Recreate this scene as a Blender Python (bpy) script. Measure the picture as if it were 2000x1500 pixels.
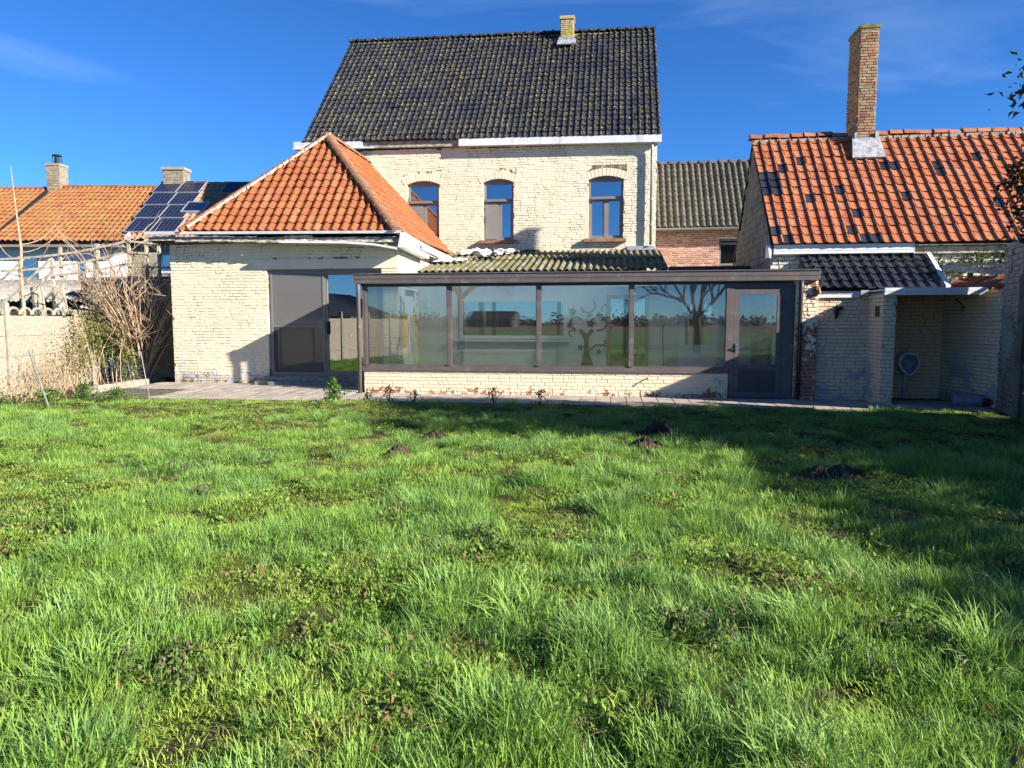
import bpy, math, random
import numpy as np
from mathutils import Vector, Matrix, Euler, noise as mnoise

for o in list(bpy.data.objects): bpy.data.objects.remove(o)
scene = bpy.context.scene
col = scene.collection
R = math.radians
V = Vector
rng = random.Random(7)
nrg = np.random.default_rng(7)

# ------------------------------------------------------------------ camera, sky, sun
cam_d = bpy.data.cameras.new('camera'); cam = bpy.data.objects.new('camera', cam_d); col.objects.link(cam)
cam_d.sensor_width = 36.0; cam_d.lens = 24.84; cam_d.clip_end = 3000; cam_d.clip_start = .05
EYE = V((0, 0, 1.55))
cam.location = EYE; cam.rotation_euler = (R(90 - 5.05), 0, 0)
scene.camera = cam
SUN = V((2.593, -1.374, 1.337)).normalized()          # towards the sun: low, from the right behind the camera
world = bpy.data.worlds.new('World'); scene.world = world; world.use_nodes = True
wn = world.node_tree; bgn = wn.nodes['Background']
sky = wn.nodes.new('ShaderNodeTexSky'); sky.sky_type = 'NISHITA'; sky.sun_disc = False
sky.sun_elevation = math.asin(SUN.z); sky.sun_rotation = math.atan2(SUN.x, SUN.y)
sky.altitude = 2500; sky.air_density = 1.0; sky.dust_density = 0.0; sky.ozone_density = 3.2
# thin cirrus wisps, everywhere in the sky alike
tc = wn.nodes.new('ShaderNodeTexCoord'); mp = wn.nodes.new('ShaderNodeMapping')
mp.inputs['Scale'].default_value = (1.2, 2.6, 7.0); mp.inputs['Rotation'].default_value = (.35, .5, .3)
wn.links.new(tc.outputs['Generated'], mp.inputs['Vector'])
ns = wn.nodes.new('ShaderNodeTexNoise'); ns.inputs['Scale'].default_value = 1.5; ns.inputs['Detail'].default_value = 6
ns.inputs['Distortion'].default_value = .6
wn.links.new(mp.outputs[0], ns.inputs['Vector'])
rp = wn.nodes.new('ShaderNodeMapRange'); rp.inputs[1].default_value = .56; rp.inputs[2].default_value = .78
rp.inputs[3].default_value = 0; rp.inputs[4].default_value = .10
wn.links.new(ns.outputs['Fac'], rp.inputs[0])
hs = wn.nodes.new('ShaderNodeHueSaturation'); hs.inputs['Saturation'].default_value = 1.12; hs.inputs['Value'].default_value = 1.0
gr = wn.nodes.new('ShaderNodeMix'); gr.data_type = 'RGBA'; gr.blend_type = 'MULTIPLY'; gr.inputs[0].default_value = 1; gr.inputs[7].default_value = (.48, .88, 1.27, 1)
wn.links.new(sky.outputs[0], hs.inputs['Color'])
mx = wn.nodes.new('ShaderNodeMix'); mx.data_type = 'RGBA'
wn.links.new(rp.outputs[0], mx.inputs[0]); wn.links.new(hs.outputs[0], gr.inputs[6]); wn.links.new(gr.outputs[2], mx.inputs[6]); mx.inputs[7].default_value = (9, 11, 14, 1)
wn.links.new(mx.outputs[2], bgn.inputs['Color']); bgn.inputs['Strength'].default_value = 0.055
sun_d = bpy.data.lights.new('sun', 'SUN'); sun_d.energy = 5.0; sun_d.angle = R(.55); sun_d.color = (1, .93, .82)
sun = bpy.data.objects.new('sun', sun_d); col.objects.link(sun); sun.location = (30, -20, 20)
sun.rotation_euler = SUN.to_track_quat('Z', 'Y').to_euler()
vs = scene.view_settings
vs.view_transform = 'Standard'; vs.look = 'None'; vs.gamma = 1; vs.use_curve_mapping = False; vs.exposure = 1.55
scene.render.resolution_x = 1024; scene.render.resolution_y = 768
scene.cycles.max_bounces = 4; scene.cycles.diffuse_bounces = 2; scene.cycles.transparent_max_bounces = 8

# ------------------------------------------------------------------ frames and mesh helpers
# the farm's own axes (u along the facades, v away from the garden) are turned 8 degrees from the world's
A8 = R(8); CA, SA = math.cos(A8), math.sin(A8)
def FW(p): return V((p[0]*CA + p[1]*SA, -p[0]*SA + p[1]*CA, p[2]))
ABS = {}      # object -> its place in its thing's own frame
ROT = {}      # object -> thing stands in the farm's axes (True) or the world's (False)
def camdist(p, farm): return ((FW(p) if farm else V(p)) - EYE).length

def setprops(o, label=None, cat=None, group=None, kind=None):
    if label: o['label'] = label
    if cat: o['category'] = cat
    if group: o['group'] = group
    if kind: o['kind'] = kind
    return o
def top(name, label, cat, base, farm=True, group=None):
    o = bpy.data.objects.new(name, None); col.objects.link(o); o.empty_display_size = .2
    base = V(base); ABS[o] = base; ROT[o] = farm
    o.location = FW(base) if farm else base
    if farm: o.rotation_euler = (0, 0, -A8)
    return setprops(o, label, cat, group)
def place(o, c, parent, farm=True):
    col.objects.link(o); c = V(c); ABS[o] = c
    if parent is not None:
        o.parent = parent; o.location = c - ABS[parent]; ROT[o] = ROT[parent]
    else:
        ROT[o] = farm
        o.location = FW(c) if farm else c
        if farm: o.rotation_euler = (0, 0, -A8)
    return o

class MB:
    def __init__(s): s.v = []; s.f = []; s.c = []; s.tone = 0.0
    def add(s, vs_, fs):
        n = len(s.v); s.v.extend(V(p) for p in vs_); s.f.extend([tuple(i + n for i in f) for f in fs]); s.c.extend([s.tone]*len(vs_)); return s
    def box(s, x0, x1, y0, y1, z0, z1):
        return s.add([(x0,y0,z0),(x1,y0,z0),(x1,y1,z0),(x0,y1,z0),(x0,y0,z1),(x1,y0,z1),(x1,y1,z1),(x0,y1,z1)],
            [(0,3,2,1),(4,5,6,7),(0,1,5,4),(1,2,6,5),(2,3,7,6),(3,0,4,7)])
    def hexa(s, b, t):
        return s.add(list(b) + list(t), [(0,3,2,1),(4,5,6,7),(0,1,5,4),(1,2,6,5),(2,3,7,6),(3,0,4,7)])
    def beam(s, p0, p1, w, h, up=(0,0,1)):
        p0, p1 = V(p0), V(p1); d = (p1 - p0).normalized(); x = d.cross(V(up))
        if x.length < 1e-4: x = d.cross(V((0,1,0)))
        x.normalize(); y = x.cross(d); x *= w/2; y *= h/2
        return s.hexa([p0-x-y, p0+x-y, p0+x+y, p0-x+y], [p1-x-y, p1+x-y, p1+x+y, p1-x+y])
    def prism(s, poly, vec):
        n = len(poly); vec = V(vec); b = [V(p) for p in poly]
        return s.add(b + [p + vec for p in b], [tuple(range(n))[::-1], tuple(range(n, 2*n))] + [(i, (i+1) % n, n+(i+1) % n, n+i) for i in range(n)])
    def tube(s, pts, rad, n=6, caps=True):
        pts = [V(p) for p in pts]; m = len(pts); rings = []
        if not hasattr(rad, '__len__'): rad = [rad]*m
        t0 = (pts[1]-pts[0]).normalized(); ref = V((0,0,1)) if abs(t0.z) < .9 else V((1,0,0))
        x = t0.cross(ref).normalized()
        for i, p in enumerate(pts):
            t = (pts[min(i+1, m-1)] - pts[max(i-1, 0)]).normalized()
            x = (x - t*x.dot(t)); x = x.normalized() if x.length > 1e-5 else t.orthogonal().normalized()
            y = t.cross(x)
            rings.append([p + (x*math.cos(a) + y*math.sin(a))*rad[i] for a in [2*math.pi*k/n for k in range(n)]])
        fs = [(i*n+k, i*n+(k+1) % n, (i+1)*n+(k+1) % n, (i+1)*n+k) for i in range(m-1) for k in range(n)]
        if caps: fs += [tuple(range(n))[::-1], tuple(range((m-1)*n, m*n))]
        return s.add([q for r in rings for q in r], fs)
    def lathe(s, c, prof, n=16, ax=(0,0,1)):
        c = V(c); ax = V(ax).normalized(); x = ax.orthogonal().normalized(); y = ax.cross(x)
        vs_ = [c + ax*h + (x*math.cos(2*math.pi*k/n) + y*math.sin(2*math.pi*k/n))*r for r, h in prof for k in range(n)]
        m = len(prof)
        return s.add(vs_, [(i*n+k, i*n+(k+1) % n, (i+1)*n+(k+1) % n, (i+1)*n+k) for i in range(m-1) for k in range(n)])
    def grid(s, fn, nu, nv):
        return s.add([fn(i/nu, j/nv) for j in range(nv+1) for i in range(nu+1)],
            [(j*(nu+1)+i, j*(nu+1)+i+1, (j+1)*(nu+1)+i+1, (j+1)*(nu+1)+i) for j in range(nv) for i in range(nu)])
    def mesh(s, name, mat, c=(0,0,0), smooth=False):
        me = bpy.data.meshes.new(name); c = V(c)
        me.from_pydata([tuple(p - c) for p in s.v], [], s.f); me.update()
        if any(s.c):
            at = me.attributes.new('tone', 'FLOAT', 'POINT'); at.data.foreach_set('value', s.c)
        if mat: me.materials.append(mat)
        if smooth: me.polygons.foreach_set('use_smooth', [True]*len(me.polygons))
        return me
    def build(s, name, mat, parent=None, farm=True, smooth=False, kind=None):
        a = np.array([tuple(p) for p in s.v]); lo, hi = a.min(0), a.max(0)
        c = (lo + hi)/2
        if parent is None: c[2] = lo[2]
        o = bpy.data.objects.new(name, s.mesh(name, mat, c, smooth)); place(o, c, parent, farm)
        if kind: o['kind'] = kind
        return o

def arr_mesh(name, verts, faces, mat, smooth=False, tone=None):
    me = bpy.data.meshes.new(name)
    verts = np.asarray(verts, np.float32); faces = np.asarray(faces, np.int32); n, k = faces.shape
    me.vertices.add(len(verts)); me.vertices.foreach_set('co', verts.ravel())
    me.loops.add(n*k); me.loops.foreach_set('vertex_index', faces.ravel())
    me.polygons.add(n); me.polygons.foreach_set('loop_start', np.arange(0, n*k, k, dtype=np.int32))
    me.update(calc_edges=True)
    if tone is not None:
        at = me.attributes.new('tone', 'FLOAT', 'POINT'); at.data.foreach_set('value', np.asarray(tone, np.float32))
    if mat: me.materials.append(mat)
    if smooth: me.polygons.foreach_set('use_smooth', [True]*n)
    return me

# ------------------------------------------------------------------ materials
class NT:
    def __init__(s, name, rough=.8, spec=.3):
        s.m = bpy.data.materials.new(name); s.m.use_nodes = True; s.t = s.m.node_tree; s.n = s.t.nodes
        s.b = s.n['Principled BSDF']; s.out = s.n['Material Output']
        s.b.inputs['Roughness'].default_value = rough; s.b.inputs['Specular IOR Level'].default_value = spec
        s._pos = None
    def L(s, a, b): s.t.links.new(a, b)
    def put(s, sock, val):
        if isinstance(val, bpy.types.NodeSocket): s.L(val, sock)
        elif isinstance(val, (tuple, list)) and len(val) == 3 and sock.type == 'RGBA': sock.default_value = (*val, 1)
        else: sock.default_value = val
    def pos(s, scale=None, rot=None):
        if s._pos is None: s._pos = s.n.new('ShaderNodeNewGeometry').outputs['Position']
        if scale is None: return s._pos
        m = s.n.new('ShaderNodeMapping'); s.L(s._pos, m.inputs[0]); m.inputs['Scale'].default_value = scale
        if rot: m.inputs['Rotation'].default_value = rot
        return m.outputs[0]
    def noise(s, scale, detail=4, rough=.55, vec=None, dist=0):
        n = s.n.new('ShaderNodeTexNoise'); s.L(vec if vec else s.pos(), n.inputs['Vector'])
        n.inputs['Scale'].default_value = scale; n.inputs['Detail'].default_value = detail
        n.inputs['Roughness'].default_value = rough; n.inputs['Distortion'].default_value = dist
        return n.outputs['Fac']
    def voro(s, scale, vec=None, out='Distance'):
        n = s.n.new('ShaderNodeTexVoronoi'); s.L(vec if vec else s.pos(), n.inputs['Vector']); n.inputs['Scale'].default_value = scale
        return n.outputs[out]
    def rng(s, f, a, b, c=0., d=1., smooth=True):
        n = s.n.new('ShaderNodeMapRange'); s.L(f, n.inputs[0]); n.interpolation_type = 'SMOOTHSTEP' if smooth else 'LINEAR'
        for i, x in enumerate((a, b, c, d)): n.inputs[1+i].default_value = x
        return n.outputs[0]
    def mix(s, f, a, b, mode='MIX'):
        n = s.n.new('ShaderNodeMix'); n.data_type = 'RGBA'; n.blend_type = mode
        s.put(n.inputs[0], f); s.put(n.inputs[6], a); s.put(n.inputs[7], b); return n.outputs[2]
    def math(s, op, a, b=0.):
        n = s.n.new('ShaderNodeMath'); n.operation = op; s.put(n.inputs[0], a); s.put(n.inputs[1], b); return n.outputs[0]
    def tone(s):          # a number of its own for every piece, single or joined
        a = s.n.new('ShaderNodeAttribute'); a.attribute_name = 'tone'
        o = s.n.new('ShaderNodeObjectInfo')
        return s.math('FRACT', s.math('ADD', a.outputs['Fac'], o.outputs['Random']))
    def z(s):
        n = s.n.new('ShaderNodeSeparateXYZ'); s.L(s.pos(), n.inputs[0]); return n.outputs[2]
    def ramp(s, f, stops):
        n = s.n.new('ShaderNodeValToRGB'); s.L(f, n.inputs[0]); e = n.color_ramp.elements
        while len(e) < len(stops): e.new(.5)
        for x, (p, c) in zip(e, stops): x.position = p; x.color = (*c, 1)
        return n.outputs[0]
    def bump(s, h, strength=.5, dist=.01):
        n = s.n.new('ShaderNodeBump'); s.L(h, n.inputs['Height']); n.inputs['Strength'].default_value = strength
        n.inputs['Distance'].default_value = dist; s.L(n.outputs[0], s.b.inputs['Normal'])
    def color(s, c): s.put(s.b.inputs['Base Color'], c); return s
    def set(s, k, v): s.put(s.b.inputs[k], v); return s

def m_simple(name, c, rough=.6, spec=.3, var=.25, scale=6, bump=0, metal=0, dirt=None, dirt_scale=2.5):
    k = NT(name, rough, spec)
    cc = k.mix(k.rng(k.noise(scale, 5, .6), .3, .7), tuple(x*(1-var) for x in c), tuple(min(1, x*(1+var*.6)) for x in c))
    if dirt: cc = k.mix(k.rng(k.noise(dirt_scale, 8, .7), .52, .72, 0, .8), cc, dirt)
    k.color(cc); k.set('Metallic', metal)
    if bump: k.bump(k.noise(scale*6, 4), bump, .01)
    return k.m
def m_paint(name, base, under, peel=.7, low=.0, lowz=.5, lump=.5, blue=None, fine=18, joint=.75):
    """old masonry paint over brick: flaking patches show what is below, most of all near the ground where low is set"""
    k = NT(name, .75, .25)
    b = k.mix(k.rng(k.noise(1.3, 5, .6), .3, .75), base, tuple(x*.88 for x in base))
    b = k.mix(k.math('MULTIPLY', k.tone(), .22), b, tuple(x*y for x, y in zip(base, (.86, .80, .70))))
    p1 = k.noise(fine, 6, .62, dist=.4); p2 = k.noise(1.1, 3, .5)
    th = k.math('ADD', k.math('MULTIPLY', p1, .62), k.math('MULTIPLY', p2, .5))
    if low:
        th = k.math('ADD', th, k.rng(k.z(), .02, lowz, low, 0.))
    msk = k.rng(th, peel, peel+.02)
    u = k.mix(k.rng(k.noise(7, 4), .4, .62), under[0], under[1])
    c = k.mix(msk, b, u)
    if blue:
        c = k.mix(k.math('MULTIPLY', k.rng(k.noise(2.6, 7, .65), .53, .57), k.rng(k.z(), .3, 1.3, .85, 0.)), c, blue)
    g = k.rng(k.noise(3.1, 7, .7), .6, .78, 0, .35)
    c = k.mix(g, c, (.30, .27, .19))
    k.color(c)
    h = k.math('SUBTRACT', k.math('ADD', k.math('MULTIPLY', k.noise(14, 4, .6), lump), k.math('MULTIPLY', k.noise(55, 3), .25)), k.math('MULTIPLY', msk, .35))
    k.bump(h, .9, .02)
    return k.m
def m_brick(name, cols, lichen=None, grime=.3, rough=.85):
    k = NT(name, rough, .2)
    n = len(cols); t = k.tone()
    c = k.ramp(t, [(i/(n-1), x) for i, x in enumerate(cols)])
    c = k.mix(k.rng(k.noise(9, 5, .65), .35, .75, 0, grime), c, (.06, .05, .04))
    if lichen: c = k.mix(k.rng(k.noise(5, 6, .65), lichen[1], lichen[1]+.06), c, lichen[0])
    k.color(c); k.bump(k.noise(60, 4), .5, .008); return k.m
def m_tile(name, cols, stain, stain_amt, lichen=None, rough=.6, spec=.3, sc=9, pale=None, bump=.25):
    k = NT(name, rough, spec); n = len(cols)
    c = k.ramp(k.tone(), [(i/(n-1), x) for i, x in enumerate(cols)])
    c = k.mix(k.rng(k.noise(sc, 6, .65), stain_amt, stain_amt+.16, 0, .8), c, stain)
    if pale: c = k.mix(k.rng(k.noise(24, 5, .7), pale[1], pale[1]+.03), c, pale[0])
    if lichen:
        msk = k.math('MULTIPLY', k.rng(k.noise(16, 5, .6), lichen[1], lichen[1]+.05), k.rng(k.noise(1.2, 3), .36, .52))
        c = k.mix(msk, c, lichen[0])
    k.color(c); k.bump(k.noise(45, 4), bump, .008); return k.m
def m_leaf(name, c0, c1, rough=.5, trans=.35, ns=3., dry=None):
    k = NT(name, rough, .35)
    o = k.n.new('ShaderNodeObjectInfo'); a = k.n.new('ShaderNodeAttribute'); a.attribute_name = 'tone'
    t = k.math('FRACT', k.math('ADD', a.outputs['Fac'], o.outputs['Random']))
    c = k.mix(k.math('ADD', k.math('MULTIPLY', t, .55), k.math('MULTIPLY', k.rng(k.noise(ns, 3), .35, .65), .5)), c0, c1)
    if dry: c = k.mix(k.math('MULTIPLY', k.rng(k.noise(dry[1], 4, .6), dry[2], dry[2]+.12), k.rng(t, .25, .6)), c, dry[0])
    k.color(c)
    tr = k.n.new('ShaderNodeBsdfTranslucent'); k.put(tr.inputs[0], c)
    mixs = k.n.new('ShaderNodeMixShader'); mixs.inputs[0].default_value = trans
    k.L(k.b.outputs[0], mixs.inputs[1]); k.L(tr.outputs[0], mixs.inputs[2]); k.L(mixs.outputs[0], k.out.inputs[0])
    return k.m
def m_glass(name, refl, tint=(.9, .95, .93), dirt=0.):
    """coated window pane: clear, with a mirror share set by the coating and growing at grazing angles"""
    k = NT(name); k.n.remove(k.b)
    tr = k.n.new('ShaderNodeBsdfTransparent'); tr.inputs[0].default_value = (*tint, 1)
    gl = k.n.new('ShaderNodeBsdfGlossy'); gl.inputs['Roughness'].default_value = 0.0; gl.inputs[0].default_value = (.93, .97, 1, 1)
    fr = k.n.new('ShaderNodeFresnel'); fr.inputs[0].default_value = 1.5
    fac = k.math('MAXIMUM', k.math('MULTIPLY', fr.outputs[0], 1.9), refl)
    bp = k.n.new('ShaderNodeBump'); bp.inputs['Strength'].default_value = .02; bp.inputs['Distance'].default_value = .01
    k.L(k.noise(.9, 2), bp.inputs['Height']); k.L(bp.outputs[0], gl.inputs['Normal'])
    mixs = k.n.new('ShaderNodeMixShader'); k.L(fac, mixs.inputs[0]); k.L(tr.outputs[0], mixs.inputs[1]); k.L(gl.outputs[0], mixs.inputs[2])
    res = mixs.outputs[0]
    if dirt:
        df = k.n.new('ShaderNodeBsdfDiffuse'); df.inputs[0].default_value = (.55, .55, .52, 1)
        m2 = k.n.new('ShaderNodeMixShader'); k.L(k.rng(k.noise(3, 6, .6), .3, .8, dirt*.4, dirt), m2.inputs[0]); k.L(res, m2.inputs[1]); k.L(df.outputs[0], m2.inputs[2]); res = m2.outputs[0]
    k.L(res, k.out.inputs[0]); return k.m
def m_screen(name, c, op):
    k = NT(name, .7); k.color(c)
    tr = k.n.new('ShaderNodeBsdfTransparent'); mixs = k.n.new('ShaderNodeMixShader'); mixs.inputs[0].default_value = op
    k.L(tr.outputs[0], mixs.inputs[1]); k.L(k.b.outputs[0], mixs.inputs[2]); k.L(mixs.outputs[0], k.out.inputs[0]); return k.m

def m_streaky(name, c, dirt, amt):
    k = NT(name, .4, .35)
    cc = k.mix(k.rng(k.noise(3, 4), .3, .7), tuple(x*.92 for x in c), c)
    cc = k.mix(k.rng(k.noise(1.4, 6, .65, k.pos((7, 7, .8))), .50, .72, 0, amt), cc, dirt)
    cc = k.mix(k.rng(k.noise(30, 4, .7), .60, .70, 0, amt), cc, tuple(x*.7 for x in dirt))
    k.color(cc); k.bump(k.noise(4, 3), .25, .01); return k.m
RED = ((.36, .12, .07), (.24, .10, .07)); GREY = ((.42, .38, .30), (.26, .23, .18))
CREAM = (.80, .70, .46)
PAINT_MAIN = m_paint('cream_wall_paint_upper', (.73, .66, .50), ((.40, .33, .24), (.30, .17, .11)), .735, lump=.35)
PAINT_ANNEX = m_paint('cream_wall_paint_annex', (.73, .655, .48), ((.44, .40, .32), (.16, .13, .10)), .80, .36, .6, lump=.45, blue=(.46, .47, .52))
PAINT_CONS = m_paint('cream_wall_paint_dwarf', (.76, .655, .47), ((.36, .14, .08), (.30, .12, .08)), .755, .20, .34, lump=.25, fine=11)
PAINT_PIER = m_paint('peeling_pier_paint', (.80, .70, .52), ((.34, .12, .07), (.25, .09, .06)), .575, .12, 1.8, lump=.4, fine=8)
PAINT_OUT = m_paint('dull_cream_yard_paint', (.72, .545, .38), ((.30, .27, .25), (.17, .15, .15)), .80, .20, 1.0, lump=.9, blue=(.30, .33, .42))
PAINT_NICHE = m_paint('ochre_niche_paint', (.86, .545, .32), ((.07, .06, .06), (.16, .13, .11)), .80, .10, .6, lump=.5, fine=7)
PAINT_BARN = m_paint('worn_whitewash', (.62, .58, .46), ((.36, .33, .24), (.20, .19, .13)), .62, lump=1.3)
CRACK_MAIN = m_paint('cracked_joint_paint', (.70, .62, .44), ((.20, .16, .11), (.11, .085, .06)), .57, lump=.5, fine=5)
CRACK_ANNEX = m_paint('cracked_joint_paint_annex', (.70, .62, .44), ((.22, .18, .13), (.12, .10, .07)), .60, .1, .7, lump=.5, fine=5)
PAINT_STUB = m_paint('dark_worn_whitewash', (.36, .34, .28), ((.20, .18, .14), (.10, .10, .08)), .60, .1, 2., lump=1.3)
MORTAR_PALE = m_simple('pale_mortar', (.55, .50, .38), .9, .1, .3, 12, .5)
MORTAR_GREY = m_simple('grey_mortar', (.34, .31, .26), .9, .1, .3, 12, .5)
MORTAR_WHITE = m_simple('whitish_mortar', (.62, .55, .48), .9, .1, .2, 12, .4)
BRICK_PINK = m_brick('pink_red_facing_brick', [(.42, .22, .16), (.34, .14, .09), (.50, .33, .26), (.29, .105, .075), (.46, .27, .21)], grime=.15)
BRICK_YELLOW = m_brick('yellow_chimney_brick', [(.42, .33, .15), (.50, .40, .20), (.34, .27, .14)], ((.45, .33, .03), .54), .35)
BRICK_STACK = m_brick('brown_red_stack_brick', [(.30, .12, .07), (.36, .27, .15), (.40, .20, .11), (.30, .25, .14), (.26, .10, .07)], ((.42, .33, .05), .60), .4)
BRICK_OLD = m_brick('buff_chimney_brick', [(.28, .235, .165), (.34, .29, .21), (.21, .17, .12)], None, .35)
TILE_ORANGE = m_tile('orange_clay_tile', [(.25, .078, .028), (.29, .098, .035), (.22, .066, .025), (.33, .12, .048)], (.07, .032, .022), .55, ((.42, .28, .05), .70), .62, .25)
TILE_RED = m_tile('weathered_red_tile', [(.33, .10, .040), (.37, .13, .055), (.27, .08, .036), (.35, .14, .072), (.30, .107, .054)], (.075, .037, .03), .53, None, .62, .25)
TILE_BLACK = m_tile('black_glazed_tile', [(.022, .0225, .029), (.030, .0305, .038), (.017, .0175, .024)], (.042, .040, .036), .57, ((.22, .18, .055), .56), .42, .45, 14, ((.27, .26, .22), .625))  # pale flecks: whitish specks, and glints of tile edges put into the colour
TILE_BLACK2 = m_tile('black_glazed_tile_clean', [(.022, .023, .030), (.032, .033, .040), (.018, .019, .026)], (.07, .07, .07), .66, None, .32, .5)
TILE_GREY = m_tile('grey_concrete_tile', [(.085, .08, .07), (.115, .108, .092), (.07, .066, .058)], (.05, .047, .04), .56, ((.42, .30, .05), .64), .85, .15)
TILE_NB = m_tile('orange_lichen_tile', [(.21, .085, .034), (.24, .105, .042), (.185, .072, .031)], (.22, .145, .042), .50, None, .75, .2, 2.2)
TILE_PINK = m_tile('pinkish_brown_tile', [(.27, .15, .10), (.31, .18, .12), (.24, .13, .085)], (.20, .14, .10), .6, None, .75, .2)
HIP_TILE = m_tile('brown_hip_tile', [(.23, .095, .045), (.27, .12, .065), (.20, .10, .065)], (.17, .135, .10), .5, ((.45, .33, .05), .60), .75, .2)
WHITE = m_streaky('white_pvc', (.66, .67, .68), (.40, .38, .33), .45)
WHITE_DIRTY = m_streaky('streaked_white_pvc', (.62, .63, .63), (.33, .31, .25), .6)
ZINC = m_simple('grey_zinc', (.42, .45, .48), .45, .5, .2, 4, metal=.5)
LEAD = m_simple('pale_lead_flashing', (.33, .345, .36), .55, .35, .4, 9, .8, metal=.2, dirt=(.18, .18, .17), dirt_scale=6)
WOOD_OLD = m_simple('rotten_grey_wood', (.36, .33, .28), .9, .15, .5, 9, .6, dirt=(.10, .085, .07), dirt_scale=6)
WOOD_FENCE = m_simple('weathered_fence_wood', (.38, .34, .26), .9, .15, .35, 8, .5)
WOOD_DARK = m_simple('dark_stained_wood', (.055, .048, .045), .7, .25, .3, 8, .3)
ALU = m_simple('mauve_brown_aluminium', (.108, .090, .086), .5, .4, .12, 3, dirt=(.20, .17, .16), dirt_scale=5)
ALU_DARK = m_simple('dark_brown_aluminium', (.055, .045, .048), .45, .4, .15, 3)
TAUPE = m_simple('taupe_window_frame', (.20, .175, .155), .5, .35, .08, 3)
GREY_FRAME = m_simple('grey_door_frame', (.17, .165, .155), .45, .4, .08, 3)
SILL_RED = m_simple('worn_red_sill', (.26, .15, .11), .8, .2, .4, 12, .4)
BLUESTONE = m_simple('grey_bluestone', (.20, .21, .20), .75, .25, .3, 8, .3, dirt=(.08, .08, .06))
GLASS_UP = m_glass('upper_window_glass', .36, (.6, .62, .64))
GLASS_DOOR = m_glass('sliding_door_glass', .30, (.6, .62, .64))
GLASS_CONS = m_glass('conservatory_glass', .105, (.93, .95, .94), .035)
GLASS_DARK = m_glass('distant_window_glass', .35, (.4, .45, .48))
SCREEN = m_screen('insect_screen', (.26, .245, .235), .72)
SCREEN2 = m_screen('insect_screen_fine', (.20, .19, .185), .55)
SCREEN3 = m_screen('insect_screen_dark', (.08, .08, .085), .45)  # darker, more open copy for the lower half of the door screen
DARKROOM = m_simple('room_shade_black', (.03, .03, .03), .9, .1)  # near-black sheets behind windows: the rooms' dimness put into the colour
PLASTER = m_simple('grey_white_plaster', (.58, .58, .54), .85, .2, .08, 2)
FLOORT = m_simple('grey_floor_tiles', (.30, .29, .27), .5, .3, .15, 4)
k = NT('clear_corrugated_plastic', .4, .3); k.color((.8, .82, .8))
ts_ = k.n.new('ShaderNodeBsdfTranslucent'); ts_.inputs[0].default_value = (.85, .87, .84, 1); tp_ = k.n.new('ShaderNodeBsdfTransparent'); tp_.inputs[0].default_value = (.9, .93, .92, 1)
m1_ = k.n.new('ShaderNodeMixShader'); m1_.inputs[0].default_value = .65; k.L(k.b.outputs[0], m1_.inputs[1]); k.L(ts_.outputs[0], m1_.inputs[2])
m2_ = k.n.new('ShaderNodeMixShader'); m2_.inputs[0].default_value = .30; k.L(m1_.outputs[0], m2_.inputs[1]); k.L(tp_.outputs[0], m2_.inputs[2]); k.L(m2_.outputs[0], k.out.inputs[0]); CEIL = k.m
RADI = m_simple('white_radiator_enamel', (.72, .70, .62), .35, .4, .05, 2)
k = NT('mossy_asbestos_cement', .9, .15)
c_ = k.mix(k.rng(k.noise(12, 5, .65), .35, .7), (.15, .14, .115), (.29, .27, .225))
c_ = k.mix(k.rng(k.noise(3.2, 6, .65), .40, .54, 0, .9), c_, (.115, .11, .035))
c_ = k.mix(k.rng(k.noise(9, 5, .7), .57, .63, 0, .7), c_, (.055, .06, .03))
k.color(c_); k.bump(k.noise(40, 5, .7), .9, .02); CORRU = k.m
CONCRETE = m_simple('weathered_concrete', (.29, .265, .215), .9, .15, .25, 7, .4, dirt=(.22, .20, .14))
k = NT('pebbled_concrete', .9, .15)
vv = k.voro(55, out='Color'); bw = k.n.new('ShaderNodeRGBToBW'); k.L(vv, bw.inputs[0])
c_ = k.ramp(bw.outputs[0], [(0.0, (.22, .165, .12)), (.45, (.30, .235, .17)), (.62, (.33, .28, .215)), (.75, (.50, .47, .40)), (1, (.36, .27, .19))])
c_ = k.mix(k.rng(k.noise(1.4, 5), .5, .7, 0, .6), c_, (.36, .27, .18))
k.color(c_); k.bump(k.voro(55), .5, .01); PEBBLE = k.m
k = NT('grey_paver', .85, .2)
c_ = k.ramp(k.tone(), [(0, (.30, .26, .22)), (.5, (.36, .315, .265)), (1, (.33, .275, .23))])
c_ = k.mix(k.rng(k.noise(2.0, 6, .65), .48, .68, 0, .55), c_, (.12, .105, .09))
c_ = k.mix(k.rng(k.noise(14, 5, .7), .6, .7, 0, .4), c_, (.07, .08, .035))
k.color(c_); k.bump(k.noise(50, 4), .4, .008); PAVER = k.m
SOIL = m_simple('dark_garden_soil', (.062, .044, .033), .95, .1, .5, 14, 1.0, dirt=(.09, .065, .045), dirt_scale=20)
k = NT('lawn_soil_and_moss', .95, .1)
c_ = k.mix(k.rng(k.noise(3, 6, .7), .35, .6), (.045, .034, .022), (.075, .085, .025))
c_ = k.mix(k.rng(k.noise(30, 4, .7), .45, .65, 0, .7), c_, (.10, .12, .035))
k.color(c_); k.bump(k.noise(40, 5, .7), 1., .03); LAWN_SOIL = k.m
k = NT('farm_fields', .95, .1)
sp = k.n.new('ShaderNodeSeparateXYZ'); k.L(k.pos(), sp.inputs[0])
yw = k.math('ADD', sp.outputs[1], k.math('MULTIPLY', k.noise(.03, 2), 10.))
c_ = k.mix(k.rng(yw, -88, -86), (.115, .075, .048), (.058, .105, .022))
c_ = k.mix(k.rng(k.noise(.5, 6, .6), .4, .7, 0, .4), c_, (.09, .11, .03))
k.color(c_); FIELD = k.m
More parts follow.
